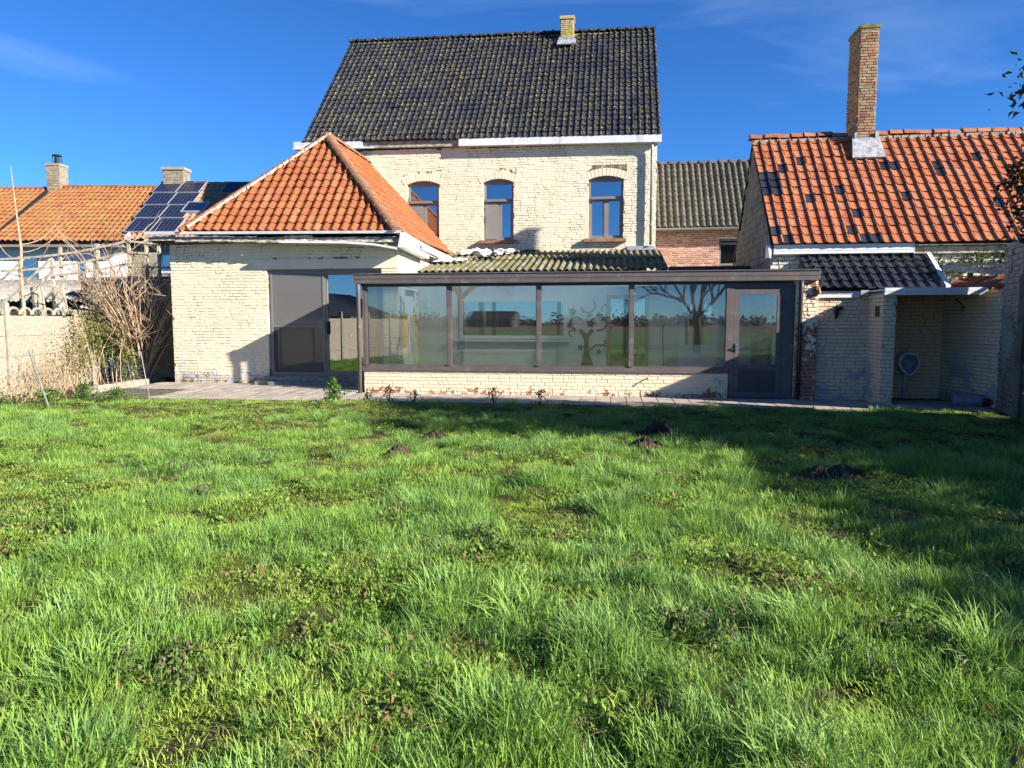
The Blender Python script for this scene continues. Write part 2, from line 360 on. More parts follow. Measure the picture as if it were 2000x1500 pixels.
BARK = m_simple('grey_brown_bark', (.15, .12, .09), .9, .15, .4, 10, .6)
TWIG = m_simple('pale_tan_twig', (.42, .30, .20), .85, .2, .3, 6)
TWIG_P = m_simple('pinkish_bare_twig', (.33, .24, .165), .85, .2, .3, 6)
STEM_DRY = m_simple('dry_straw_stem', (.40, .31, .19), .9, .15, .35, 8)
RUST = m_simple('rusty_iron', (.10, .055, .035), .8, .3, .4, 15, .4)
BLACK = m_simple('matt_black', (.02, .02, .022), .6, .3, .2)
CERAMIC = m_simple('stained_white_ceramic', (.80, .78, .75), .25, .5, .12, 6, dirt=(.35, .29, .2), dirt_scale=6)
STEEL = m_simple('brushed_steel', (.55, .55, .55), .3, .5, .1, 5, metal=1)
YELLOW = m_simple('mustard_yellow', (.50, .33, .03), .6, .3, .15)
WOOD_WARM = m_simple('varnished_door_frame_wood', (.30, .16, .06), .5, .35, .25, 8)
GLOSS_DOOR = m_simple('white_door_paint', (.62, .63, .62), .4, .35, .05)

# ------------------------------------------------------------------ pieces: bricks, tiles, sheets
def brick_proto(seed, jit):
    r = random.Random(seed); j = lambda a: r.uniform(-a, a)*jit
    v = []
    for y, sx, sz in ((.5, .5, .5), (-.30, .5, .5), (-.5, .462, .40)):
        for x, z in ((-1, -1), (1, -1), (1, 1), (-1, 1)):
            v.append((x*sx + j(.018), y + (j(.10) if y < 0 else 0), z*sz + j(.05)))
    f = []
    for a in (0, 4):
        f += [(a+k, a+(k+1) % 4, a+4+(k+1) % 4, a+4+k) for k in range(4)]
    f.append((8, 9, 10, 11))
    return v, f
BRICKS = [brick_proto(i, 1.0) for i in range(8)]
BRICK_V = [np.array(b[0]) for b in BRICKS]
BRICK_ME = {}
def brick_mesh(i, mat):
    if (i, mat.name) not in BRICK_ME:
        m = MB(); m.add(*BRICKS[i]); BRICK_ME[i, mat.name] = m.mesh('brick', mat)
    return BRICK_ME[i, mat.name]
def sub_iv(ivs, a, b):
    out = []
    for x, y in ivs:
        if b <= x or a >= y: out.append((x, y))
        else:
            if a > x: out.append((x, a))
            if b < y: out.append((b, y))
    return out
def bricks(part, O, D, L, H, mat, openings=(), bl=.215, bh=.062, j=.011, proud=.010, budget=300, jit=1., inside=None, topf=None, name='brick', rest_name='brickwork'):
    """courses of single bricks proud of a mortar face that starts at O, runs along D and looks to the right of D"""
    O = V(O); D = V(D).normalized(); ang = math.atan2(D.y, D.x); Nn = V((D.y, -D.x, 0)); farm = ROT[part]
    items = []; r = 0; z = 0.
    while z < H - .03:
        z1 = min(z + bh, H); off = (0, bl*.5, bl*.25, bl*.75)[r % 4] + rng.uniform(-.02, .02)*jit; s = -off
        ivs = [(0, L)]
        for a, b, c, d in openings:
            if z1 > c and z < d: ivs = sub_iv(ivs, a, b)
        while s < L:
            e = s + (bl - j if (r % 2 == 0 or rng.random() > .25) else bl*.5 - j)
            for a, b in ivs:
                x0, x1 = max(s, a), min(e, b)
                if x1 - x0 > .035 and (inside is None or inside((x0+x1)/2, (z+z1)/2)):
                    if topf is None or z1 < topf((x0+x1)/2): items.append((x0, x1, z, z1))
            s = e + j
        z += bh + j; r += 1
    recs = []
    for x0, x1, a, b in items:
        c = O + D*((x0+x1)/2) + V((0, 0, (a+b)/2)) + Nn*(proud*.5 - .004 + rng.uniform(-.003, .003)*jit)
        recs.append((camdist(c, farm), c, x1-x0, b-a))
    recs.sort(key=lambda q: q[0])
    m = MB()
    for i, (d, c, w, h) in enumerate(recs):
        k_ = rng.randrange(8)
        e = Euler((rng.uniform(-.014, .014)*jit, rng.uniform(-.008, .008)*jit, ang + rng.uniform(-.006, .006)*jit))
        sc = V((w, proud + .012, h*rng.uniform(.96, 1.03)))
        if i < budget:
            o = bpy.data.objects.new(name, brick_mesh(k_, mat)); place(o, c, part); o.rotation_euler = e; o.scale = sc
        else:
            mt = np.array(e.to_matrix()); m.tone = rng.uniform(.001, .999)
            m.add((BRICK_V[k_]*np.array(sc)) @ mt.T + np.array(c), BRICKS[k_][1])
    if m.v: m.build(rest_name, mat, part, kind='stuff')
def core(m, O, D, L, H, T, openings=(), zb=0.):
    """solid wall behind the face: boxes round the openings, thickness T away from the face"""
    O = V(O); D = V(D).normalized(); B = V((-D.y, D.x, 0))*T
    cuts = sorted({0., L, *[max(0, min(L, x)) for o in openings for x in o[:2]]})
    for a, b in zip(cuts, cuts[1:]):
        if b - a < 1e-4: continue
        zs = [(zb, H)]
        for o in openings:
            if o[0] <= a + 1e-5 and o[1] >= b - 1e-5: zs = sub_iv(zs, o[2], o[3])
        for z0, z1 in zs:
            p = [O + D*a, O + D*b, O + D*b + B, O + D*a + B]
            m.hexa([q + V((0, 0, z0)) for q in p], [q + V((0, 0, z1)) for q in p])
    return m

def tile_proto(w, l, prof, seg, th=.022, lift=.030):
    """roof tile: x along the eave, y up the slope, z out of the roof; prof gives the section's height"""
    v = []; xs = [i/seg for i in range(seg+1)]
    for y, dz in ((-.02, lift), (l*1.02, .004)):
        v += [(x*w, y, prof(x) + dz) for x in xs]
    v += [(x*w, -.02, prof(x) + lift - th) for x in xs]
    n = seg+1
    f = [(i, i+1, n+i+1, n+i) for i in range(seg)] + [(2*n+i, 2*n+i+1, i+1, i) for i in range(seg)]
    f += [(0, n, 2*n), (n-1, 2*n+n-1, n+n-1)]
    return v, f
def P_pan(x):      # flat pan with a roll at one side
    return 0.0 + (.042*math.sin((x-.66)/.34*math.pi)**.8 if .66 < x < 1 else .004*math.cos(x/.66*math.pi*2))
def P_s(x): return .026*math.sin((x*1.0-.12)*2*math.pi) + .012
def P_flatroll(x): return .046*math.sin(max(0, (x-.55)/.45)*math.pi) if x > .55 else 0.002
def P_wave(x): return .034*math.sin(x*math.pi)**2
TILE_ME = {}
def cut_mesh(v, f, planes):
    """cut a small mesh by planes (point, normal): keeps the side the normal points to"""
    v = [V(p) for p in v]; fs = [list(x) for x in f]
    for p, n in planes:
        d = [(q - p).dot(n) for q in v]; cache = {}; out = []
        for face in fs:
            g = []
            for a, b in zip(face, face[1:] + face[:1]):
                if d[a] >= 0: g.append(a)
                if (d[a] >= 0) != (d[b] >= 0):
                    key = (min(a, b), max(a, b))
                    if key not in cache:
                        t = d[a]/(d[a]-d[b]); cache[key] = len(v); v.append(v[a].lerp(v[b], t)); d.append(0.)
                    g.append(cache[key])
            if len(g) > 2: out.append(g)
        fs = out
    used = sorted({i for x in fs for i in x}); ix = {u: i for i, u in enumerate(used)}
    return [v[u] for u in used], [tuple(ix[i] for i in x) for x in fs]
def tiles(roof, P00, P10, P01, P11, nc, nr, prof, mat, budget=300, seg=8, clip=(), jit=1., special=None, skip=None, name='tile', rest='tiling', lift=.03, key=None):
    P00, P10, P01, P11 = map(V, (P00, P10, P01, P11)); farm = ROT[roof]
    w = ((P10-P00).length + (P11-P01).length)/2/nc; l = ((P01-P00).length + (P11-P10).length)/2/nr
    pv, pf = tile_proto(w, l, prof, seg, lift=lift); pa = np.array(pv); recs = []
    def at(s, t): return P00.lerp(P10, s).lerp(P01.lerp(P11, s), t)
    for r_ in range(nr):
        for c_i in range(nc):
            if skip and skip(c_i, r_): continue
            p = at(c_i/nc, r_/nr); du = (at((c_i+1)/nc, r_/nr) - p); ds = (at(c_i/nc, (r_+1)/nr) - p)
            sx = du.length/w; x = du.normalized(); n = x.cross(ds).normalized(); y = n.cross(x)
            M3 = Matrix((x, y, n)).transposed()
            e = Euler((rng.uniform(-.012, .012)*jit, rng.uniform(-.012, .012)*jit, rng.uniform(-.012, .012)*jit)).to_matrix()
            p = p + n*(rng.uniform(0, .006)*jit + .018*mnoise.noise(p*.8))
            st = None
            if clip:
                cor = [p, p + du, p + ds, p + du + ds]
                mn = min(min((q - a).dot(b) for q in cor) for a, b in clip)
                if all(max((q - a).dot(b) for q in cor) > .02 for a, b in clip):
                    st = 'cut' if mn < -.001 else None
                else: continue
            recs.append((key(p) if key else camdist(p, farm), p, M3 @ e, sx, st, c_i, r_))
    recs.sort(key=lambda q: q[0]); rest_m = {}
    for i, (d, p, rm, sx, st, c_i, r_) in enumerate(recs):
        mm = (special or {}).get((c_i, r_), mat)
        if st == 'cut':
            inv = rm.inverted(); pl = [(inv @ (a - p), inv @ b) for a, b in clip]
            v2, f2 = cut_mesh(pv, pf, pl)
            if not f2: continue
        if i < budget:
            if st == 'cut':
                q = MB(); q.add(v2, f2); me = q.mesh('tile', mm)
            else:
                kk = (w, l, prof.__name__, mm.name, seg)
                if kk not in TILE_ME:
                    q = MB(); q.add(pv, pf); TILE_ME[kk] = q.mesh('tile', mm)
                me = TILE_ME[kk]
            o = bpy.data.objects.new(name, me); place(o, p, roof); o.rotation_euler = rm.to_euler(); o.scale = (sx if st is None else 1, 1, 1)
        else:
            m = rest_m.setdefault(mm.name, (MB(), mm))[0]; m.tone = rng.uniform(.001, .999)
            va = np.array([tuple(z_) for z_ in v2]) if st == 'cut' else pa
            ff = f2 if st == 'cut' else pf
            m.add((va*np.array((sx if st is None else 1, 1, 1))) @ np.array(rm).T + np.array(p), ff)
    for m, mm in rest_m.values(): m.build(rest, mm, roof, kind='stuff')
def ridge(part, p0, p1, n, rad, mat, name='ridge_tile', up=(0, 0, 1), knob=0., jit=1., mortar=None):
    p0, p1 = V(p0), V(p1); d = (p1-p0)/n; dl = d.length; dn = d.normalized()
    x = dn.cross(V(up)).normalized(); y = x.cross(dn)
    q = MB(); seg = 7; vs_ = []
    for s_, k_ in ((-.02, 1.06 + knob), (.10*dl, 1.06 + knob), (.12*dl, 1.0), (dl, .94)):
        for i in range(seg+1):
            a = math.pi*i/seg; vs_.append((math.cos(a)*rad*k_, s_, math.sin(a)*rad*k_*.9 - rad*.25))
    q.add(vs_, [(r_*(seg+1)+i, r_*(seg+1)+i+1, (r_+1)*(seg+1)+i+1, (r_+1)*(seg+1)+i) for r_ in range(3) for i in range(seg)] + [tuple(range(seg+1))[::-1]])
    me = q.mesh(name, mat)
    for i in range(n):
        o = bpy.data.objects.new(name, me)
        place(o, p0 + d*i + V((rng.uniform(-.006, .006), 0, rng.uniform(-.006, .006)))*jit, part)
        o.rotation_euler = (Matrix((x, dn, y)).transposed() @ Euler((rng.uniform(-.02, .02)*jit, 0, rng.uniform(-.02, .02)*jit)).to_matrix()).to_euler()
def corr_sheet(P00, P10, P01, P11, waves, amp, th=.008, seg=7, nv=3, sag=0.):
    P00, P10, P01, P11 = map(V, (P00, P10, P01, P11)); n = (P10-P00).cross(P01-P00).normalized(); m = MB(); nu = waves*seg
    def fn(o):
        return lambda s, t: P00.lerp(P10, s).lerp(P01.lerp(P11, s), t) + n*(amp*math.sin(s*waves*2*math.pi) + o + sag*math.sin(t*9+s*5))
    m.grid(fn(th/2), nu, nv); k0 = 0; b = len(m.v); m.grid(fn(-th/2), nu, nv); m.f[len(m.f)//2:] = [f[::-1] for f in m.f[len(m.f)//2:]]
    m.f += [(b+i, b+i+1, i+1, i) for i in range(nu)]
    e = nv*(nu+1); m.f += [(e+i, e+i+1, b+e+i+1, b+e+i) for i in range(nu)]
    return m
def slab(m, a, b, c, d, th):
    """a roof or board: quad a b c d thickened downwards along its normal"""
    a, b, c, d = map(V, (a, b, c, d)); n = (b-a).cross(d-a).normalized()*th
    return m.hexa([a-n, b-n, c-n, d-n], [a, b, c, d])
def frame_rect(m, O, D, s0, s1, z0, z1, w, y0, y1):
    """a rectangular frame of bars (bars of width w) lying in a wall plane, from y0 to y1 measured into the wall"""
    O = V(O); D = V(D).normalized(); B = V((-D.y, D.x, 0))
    def bar(a, b, c, d):
        p = [O + D*a + B*y0, O + D*b + B*y0, O + D*b + B*y1, O + D*a + B*y1]
        m.hexa([q + V((0, 0, c)) for q in p], [q + V((0, 0, d)) for q in p])
    bar(s0, s0+w, z0, z1); bar(s1-w, s1, z0, z1); bar(s0+w, s1-w, z0, z0+w); bar(s0+w, s1-w, z1-w, z1)
    return m
def wbox(m, O, D, s0, s1, y0, y1, z0, z1):
    O = V(O); D = V(D).normalized(); B = V((-D.y, D.x, 0))
    p = [O + D*s0 + B*y0, O + D*s1 + B*y0, O + D*s1 + B*y1, O + D*s0 + B*y1]
    return m.hexa([q + V((0, 0, z0)) for q in p], [q + V((0, 0, z1)) for q in p])
U = V((1, 0, 0)); VV = V((0, 1, 0))
def chimney(part, u0, u1, v0, v1, z0, z1, bmat, mmat, bl=.2, bh=.055, cap=True, lean=0, budget=300):
    m = MB(); m.box(u0, u1, v0, v1, z0, z1); ch = m.build('chimney', mmat, part)
    H = z1 - z0
    for O, D, L in (((u0, v0, z0), (1, 0, 0), u1-u0), ((u1, v0, z0), (0, 1, 0), v1-v0), ((u0, v1, z0), (0, -1, 0), v1-v0)):
        bricks(ch, O, D, L, H, bmat, bl=bl, bh=bh, budget=budget if D[0] else budget//3, jit=1.6, proud=.012)
    return ch

# ------------------------------------------------------------------ the ground
def vnoise(x, y, seed=0):
    x = np.asarray(x, float); y = np.asarray(y, float); xi = np.floor(x).astype(int); yi = np.floor(y).astype(int); fx = x-xi; fy = y-yi
    def h(a, b):
        n = (a*374761393 + b*668265263 + seed*974634777) & 0x7fffffff
        n = ((n ^ (n >> 13))*1274126177) & 0x7fffffff
        return ((n ^ (n >> 16)) & 0xffff)/65535.
    sx = fx*fx*(3-2*fx); sy = fy*fy*(3-2*fy)
    return (h(xi, yi)*(1-sx)+h(xi+1, yi)*sx)*(1-sy) + (h(xi, yi+1)*(1-sx)+h(xi+1, yi+1)*sx)*sy
def fbm(x, y, seed=0, o=3):
    return sum(vnoise(x*2**i, y*2**i, seed+i)*.5**i for i in range(o))/sum(.5**i for i in range(o))
def farm_v(x, y): return x*SA + y*CA
def hgt(x, y):
    h = (fbm(x*.7, y*.7, 3)-.5)*.13 + (fbm(x*2.8, y*2.8, 9)-.5)*.17
    k_ = np.clip((12.95 - farm_v(x, y))/.6, 0, 1)
    return h*k_ - .012*(1-k_)
def sheet(name, x0, x1, y0, y1, nx, ny, mat, zf, kind='structure'):
    X, Y = np.meshgrid(np.linspace(x0, x1, nx+1), np.linspace(y0, y1, ny+1)); Z = zf(X, Y)
    v = np.stack([X, Y, Z], -1).reshape(-1, 3); i = np.arange(nx)[None] + np.arange(ny)[:, None]*(nx+1); i = i.ravel()
    me = arr_mesh(name, v, np.stack([i, i+1, i+nx+2, i+nx+1], 1), mat, True)
    o = bpy.data.objects.new(name, me); place(o, (0, 0, 0), None, False); o['kind'] = kind; return o
sheet('field', -700, 700, -900, 700, 40, 40, FIELD, lambda x, y: x*0 - .18)
sheet('lawn_ground', -16, 14, -16, 20, 240, 288, LAWN_SOIL, hgt)

# paving along the house, slab by slab
m = MB(); m.box(-9.3, 6.9, 13.06, 14.56, -.06, .006); m.box(3.9, 6.55, 14.561, 15.22, -.06, .005); m.hexa([V((-10.8, 13.3, -.08)), V((-5.3, 13.3, -.08)), V((-5.3, 15.72, -.08)), V((-10.8, 15.72, -.08))], [V((-10.8, 13.3, -.004)), V((-5.3, 13.3, -.004)), V((-5.3, 15.72, .068)), V((-10.8, 15.72, .068))])
paving = m.build('paving', m_simple('paving_joint_sand', (.12, .105, .08), .95, .1, .4, 12, .4)); paving['kind'] = 'structure'
pm = [MB() for _ in range(3)]
for q in pm:
    e = .0025; q.add([(-.145,-.145,0),(.145,-.145,0),(.145,.145,0),(-.145,.145,0),(-.14,-.14,.02),(.14,-.14,.02),(.14,.14,.02),(-.14,.14,.02)], [(4,5,6,7),(0,1,5,4),(1,2,6,5),(2,3,7,6),(3,0,4,7)])
pme = pm[0].mesh('paver', PAVER); spots = []
for i in range(54):
    for j_ in range(5):
        spots.append((-9.15 + .3*i, 13.21 + .3*j_))
for i in range(18):
    for j_ in range(4):
        spots.append((-10.65 + .3*i, 14.71 + .3*j_))
spots = [s for s in spots if not (s[0] > 6.6 and s[1] < 13.6) and not (s[1] > 14.5 and s[0] > -5.4)]
spots.sort(key=lambda s: FW((s[0], s[1], 0)).length); rest = MB()
for i, (u, v) in enumerate(spots):
    if v > 15.66: continue
    z = .004 + rng.uniform(0, .006) + (max(0, (v-13.3)/2.42*.072 - .008) if u < -5.3 else 0); e = Euler((rng.uniform(-.012, .012), rng.uniform(-.012, .012), rng.uniform(-.015, .015)))
    if i < 300:
        o = bpy.data.objects.new('paver', pme); place(o, (u, v, z), paving); o.rotation_euler = e
    else:
        rest.tone = rng.random(); rest.add([e.to_matrix() @ p + V((u, v, z)) for p in pm[0].v], pm[0].f)
rest.build('far_pavers', PAVER, paving, kind='stuff')

# ------------------------------------------------------------------ farmhouse with the black roof
fh = top('farmhouse', 'tall cream painted brick farmhouse with a steep black tiled roof', 'house', (-4, 21, 0))
WINS = [(-6.13, -5.16), (-3.81, -2.91), (-.71, .29)]
ZS, ZSP, ZC = 3.95, 5.64, 5.745
O = V((-9.25, 21.01, 0)); LW = 10.47
op = [(a+9.25, b+9.25, ZS, ZC) for a, b in WINS]
m = MB(); core(m, O, U, LW, 6.68, .35, op)
m.box(.87, 1.22, 21.361, 29.0, 0, 6.6); m.box(-9.25, -8.9, 21.361, 29.0, 0, 6.6); m.box(-9.25, 1.22, 29.001, 29.3, 0, 6.6)
for u in (-9.25, .87):
    m.prism([(u, 21.2, 6.61), (u, 25, 10.95), (u, 28.8, 6.61)], (.35, 0, 0))
wall = m.build('wall', CRACK_MAIN, fh)
zb = 3.42
opb = [(a-.001, b+.001, ZS-zb, ZSP-zb) for a, b, _, _ in op] + [(a-.08, b+.08, ZSP-zb-.01, ZSP-zb+.375) for a, b, _, _ in op]
bricks(wall, O + V((4.0, 0, zb)), U, LW-4.0, 6.66-zb, PAINT_MAIN, [(a-4.0, b-4.0, c, d) for a, b, c, d in opb], jit=1.0, proud=.0035, budget=260)
bricks(wall, O + V((0, 0, 5.0)), U, 4.0, 6.66-5.0, PAINT_MAIN, [(a, b, c+zb-5., d+zb-5.) for a, b, c, d in opb], jit=1.0, proud=.0035, budget=0)
for a, b in WINS:                     # segmental brick arches
    w = (b-a)/2; cx = (a+b)/2; hgt_ = ZC-ZSP; rad = (w*w + hgt_*hgt_)/(2*hgt_); cz = ZC-rad; th = math.asin(w/rad); n = 12; te = th*1.17
    for i in range(n):
        t0 = -te + 2*te*i/n + .004; t1 = -te + 2*te*(i+1)/n - .004
        def pt(t, r_): return V((cx + r_*math.sin(t), 0, cz + r_*math.cos(t)))
        q = MB(); dv = 20.998 + rng.uniform(-.003, .003); q.tone = .0
        q.prism([pt(t0, rad) + V((0, dv, 0)), pt(t1, rad) + V((0, dv, 0)), pt(t1, rad+.215) + V((0, dv, 0)), pt(t0, rad+.215) + V((0, dv, 0))], (0, .09, 0))
        q.build('brick', PAINT_MAIN, wall)
    q = MB()                           # masonry behind the arch so that no gap shows at its ends
    for sgn in (-1, 1):
        pts = [V((cx + sgn*w, 21.02, ZC+.001)), V((cx + sgn*w, 21.02, ZSP))] + [V((cx + rad*math.sin(sgn*th*(1-k_/6)), 21.02, cz + rad*math.cos(th*(1-k_/6)))) for k_ in range(1, 7)] + [V((cx, 21.02, ZC+.001))]
        q.prism(pts if sgn < 0 else pts[::-1], (0, .3, 0))
    q.build('arch_infill', MORTAR_PALE, wall)
for wi, (a, b) in enumerate(WINS):
    m = MB(); y0, y1 = .10, .17
    m2 = frame_rect(m, O, U, a+9.25, b+9.25, ZS+.0, ZSP+.02, .065, y0, y1)
    wbox(m2, O, U, a+9.25+.065, b+9.25-.065, y0-.01, y1, 5.07, 5.17)
    cx = (a+b)/2 + 9.25; wbox(m2, O, U, cx-.05, cx+.05, y0-.005, y1, ZS+.065, 5.07)
    win = m2.build('window', TAUPE, fh)
    q = MB(); n = 8; w = (b-a)/2; rad = (w*w + (ZC-ZSP)**2)/(2*(ZC-ZSP)); cz = ZC-rad
    arc = [V((cx-9.25 + w*(1-2*i/n), 21.12, cz + math.sqrt(max(0, rad*rad - (w*(1-2*i/n))**2)))) for i in range(n+1)]
    q.prism([V((a, 21.12, ZSP+.021)), V((b, 21.12, ZSP+.021))] + arc[0:], (0, .05, 0)); q.build('arched_head', TAUPE, win)
    for s0, s1, z0, z1 in ((a+9.25+.065, b+9.25-.065, 5.17, ZSP-.045), (a+9.25+.065, cx-.05, ZS+.065, 5.07), (cx+.05, b+9.25-.065, ZS+.065, 5.07)):
        q = MB(); wbox(q, O, U, s0, s1, y0+.03, y0+.036, z0, z1); pn = q.build('pane', GLASS_UP, win)
    for s0, s1 in ((a+9.25+.065, cx-.05), (cx+.05, b+9.25-.065)):
        q = MB(); frame_rect(q, O, U, s0+.001, s1-.001, ZS+.067, 5.068, .035, y0+.008, y0+.05); q.build('casement', m_simple('pale_casement_bead', (.34, .32, .30), .5) if wi == 9 else TAUPE, win)
    q = MB(); wbox(q, O, U, a+9.25+.08, b+9.25-.22, .02, y0-.011, 5.085, 5.135); q.build('screen_box', TAUPE, win)
    if wi < 2:
        q = MB(); wbox(q, O, U, a+9.25+.05, cx-.02, .075, .08, ZS+.05, 5.06); q.build('insect_screen', SCREEN, win)
    q = MB(); wbox(q, O, U, a+9.25-.12, b+9.25+.10, -.14, .09, ZS-.10, ZS-.002); q.build('sill', SILL_RED, win)
    q = MB(); wbox(q, O, U, a+9.25-.2, b+9.25+.2, 1.6, 1.65, 3.2, 6.2); q.build('dark_backing', DARKROOM, win)

roof = MB()
slab(roof, (-9.26, 20.88, 6.90), (1.25, 20.88, 6.77), (1.27, 25, 11.24), (-9.26, 25, 11.37), .05)
slab(roof, (1.27, 29.3, 6.67), (-9.26, 29.3, 6.80), (-9.26, 25.001, 11.37), (1.27, 25.001, 11.24), .05)
roof = roof.build('roof', WOOD_DARK, fh)
tiles(roof, (-9.32, 20.82, 6.94), (1.31, 20.82, 6.80), (-9.28, 25, 11.41), (1.33, 25, 11.28), 58, 24, P_flatroll, TILE_BLACK, 300, seg=7, jit=2.2, lift=.034,
      skip=lambda c, r_: r_ >= 22 and 40 <= c <= 43 and (r_ == 23 or c in (41, 42)))
ridge(roof, (-9.30, 25.0, 11.44), (1.35, 25.0, 11.31), 34, .115, TILE_BLACK, knob=.22)
m = MB()
for i in range(60): m.box(-9.2 + .17*i, -9.2 + .17*i + rng.uniform(.08, .16), 24.86, 24.89, 11.27 - .0125*.17*i, 11.32 - .0125*.17*i)
m.build('ridge_mortar', m_simple('lichened_mortar', (.36, .32, .14), .95, .1, .4, 9), roof, kind='stuff')
ch = chimney(fh, -1.80, -1.39, 24.55, 24.98, 10.6, 11.60, BRICK_YELLOW, MORTAR_GREY, bl=.16, bh=.05, budget=60)
m = MB(); m.box(-1.84, -1.35, 24.51, 25.02, 11.60, 11.70); m.build('cap', BRICK_YELLOW, ch)
m = MB(); m.box(-1.86, -1.33, 24.42, 24.535, 10.72, 10.98); m.prism([(-1.9, 24.20, 10.64), (-1.29, 24.20, 10.64), (-1.29, 24.42, 10.86), (-1.9, 24.42, 10.86)], (0, -.02, .03)); m.build('flashing', LEAD, ch)
# gutter boxes: two clad in white plastic, bare timber between them
def gz(u): return -.0138*(u - 1.3)
def gbox(m, u0, u1, v0, v1, z0, z1):
    b = [V((u0, v0, z0+gz(u0))), V((u1, v0, z0+gz(u1))), V((u1, v1, z0+gz(u1))), V((u0, v1, z0+gz(u0)))]
    return m.hexa(b, [p + V((0, 0, z1-z0)) for p in b])
m = MB(); gbox(m, -9.60, -7.44, 20.79, 20.995, 6.595, 6.81); gbox(m, -9.61, -7.1, 20.76, 20.81, 6.575, 6.61); m.build('gutter', WHITE_DIRTY, fh)
for a, b in ((-4.50, -1.74), (-1.735, 1.33)):
    m = MB(); gbox(m, a, b, 20.79, 20.995, 6.595, 6.81); gbox(m, a, b, 20.775, 20.81, 6.59, 6.62); m.build('gutter', WHITE_DIRTY, fh)
m = MB(); gbox(m, -7.43, -4.51, 20.87, 20.995, 6.61, 6.76); gbox(m, -7.43, -4.51, 20.855, 20.89, 6.77, 6.79); m.build('gutter_board', WOOD_OLD, fh)
m = MB(); m.tube([(1.08, 20.84, 6.6), (1.08, 20.90, 6.4), (1.075, 20.90, 3.74)], .042, 10)
dp = m.build('downpipe', ZINC, fh, smooth=True)
for z in (6.1, 5.0, 4.3):
    m = MB(); m.lathe((1.077, 20.90, z), [(.043, 0), (.055, 0), (.055, .03), (.043, .03)], 10); m.build('bracket', ZINC, dp)
m = MB(); m.box(.42, 1.2, 20.93, 20.995, 3.60, 3.72); m.build('flashing', ZINC, fh)

# ------------------------------------------------------------------ single-storey annex with the orange hipped roof
an = top('annex', 'low cream painted brick annex with an orange tiled hip roof', 'house', (-8, 16.5, 0))
O = V((-10.43, 15.72, 0))
opd = (2.43, 5.21, .26, 2.763)
m = MB(); core(m, O, U, 5.59, 3.374, .3, [opd]); m.box(-10.43, -10.13, 16.021, 20.9, 0, 3.374); m.box(-5.14, -4.84, 16.021, 20.99, 0, 3.374)
wall = m.build('wall', CRACK_ANNEX, an)
bricks(wall, O, U, 5.59, 3.36, PAINT_ANNEX, [opd, (2.1, 5.59, 2.764, 2.99)], jit=1.1, bh=.058, proud=.0035)
for a, b, z0, z1 in ((2.1, 5.59, 2.768, 2.985),):          # plastered lintel
    m = MB(); wbox(m, O, U, a+.01, b, -.014, -.001, z0, z1); m.build('lintel', PAINT_ANNEX, wall)
bricks(wall, (-4.84, 15.72, 2.3), VV, 5.2, 1.05, PAINT_MAIN, jit=.8, budget=0)
# sliding door
m = MB(); frame_rect(m, O, U, 2.43, 5.21, .26, 2.763, .065, .06, .20); wbox(m, O, U, 3.78, 3.88, .07, .19, .325, 2.698)
sd = m.build('sliding_door', GREY_FRAME, an)
for s0, s1, y in ((2.495, 3.84, .13), (3.80, 5.145, .08)):
    m = MB(); frame_rect(m, O, U, s0, s1, .327, 2.696, .07, y, y+.045); lf = m.build('door_leaf', GREY_FRAME, sd)
    m = MB(); wbox(m, O, U, s0+.07, s1-.07, y+.02, y+.026, .39, 2.63); m.build('pane', GLASS_DOOR, lf)
m = MB(); wbox(m, O, U, 3.86, 3.89, .02, .08, 1.25, 1.55); m.build('handle', BLACK, sd)
m = MB(); frame_rect(m, O, U, 2.485, 3.81, .318, 2.703, .045, .045, .065); wbox(m, O, U, 2.53, 3.765, .045, .065, 1.42, 1.465); sc = m.build('screen_frame', GREY_FRAME, sd)
m = MB(); wbox(m, O, U, 2.525, 3.77, .054, .056, 1.46, 2.66); m.build('insect_screen', SCREEN2, sc)
m = MB(); wbox(m, O, U, 2.525, 3.77, .054, .056, .35, 1.425); m.build('insect_screen', SCREEN3, sc)
m = MB(); wbox(m, O, U, 2.2, 5.18, -.30, -.012, .02, .16); wbox(m, O, U, 2.34, 5.17, -.16, .05, .161, .256); m.build('door_step', BLUESTONE, an)
m = MB(); m.box(-10.1, -5.2, 17.2, 17.25, 0, 3.3); m.build('dark_backing', DARKROOM, an)
# roof
EL, ER, AP = V((-9.82, 15.39, 3.65)), V((-4.76, 15.39, 3.546)), V((-7.315, 17.88, 6.30))
BL_, BR_, RB = V((-9.82, 20.99, 3.65)), V((-4.76, 20.99, 3.53)), V((-7.315, 20.99, 6.30))
m = MB(); dn = V((0, 0, -.06))
m.add([EL+dn, ER+dn, AP+dn], [(0, 1, 2)]); m.add([ER+dn, BR_+dn, RB+dn, AP+dn], [(0, 1, 2, 3)]); m.add([BL_+dn, EL+dn, AP+dn, RB+dn], [(0, 1, 2, 3)])
m.box(-10.7, -9.55, 15.47, 20.9, 3.385, 3.51)
roof = m.build('roof', WOOD_DARK, an)
hl = V(((AP-EL).y, -(AP-EL).x, 0)).normalized(); hr = V((-(AP-ER).y, (AP-ER).x, 0)).normalized()
if hr.y > 0: hr = -hr
if hl.y > 0: hl = -hl
fs = V((0, AP.y-EL.y, 2.83)); Lr = fs
tiles(roof, EL, ER, EL + V((0, 2.49, 2.65)), ER + V((0, 2.49, 2.754)), 23, 14, P_s, TILE_ORANGE, 240, clip=[(EL, hl), (ER, hr)], jit=1.5, key=lambda p: camdist(p, True))
rr = V((RB.x-BR_.x, 0, RB.z-BR_.z))
tiles(roof, ER, BR_, ER + V((-2.555, 0, 2.754)), BR_ + V((-2.555, 0, 2.77)), 25, 14, P_s, TILE_ORANGE, 60, clip=[(ER, -hr)], jit=1.)
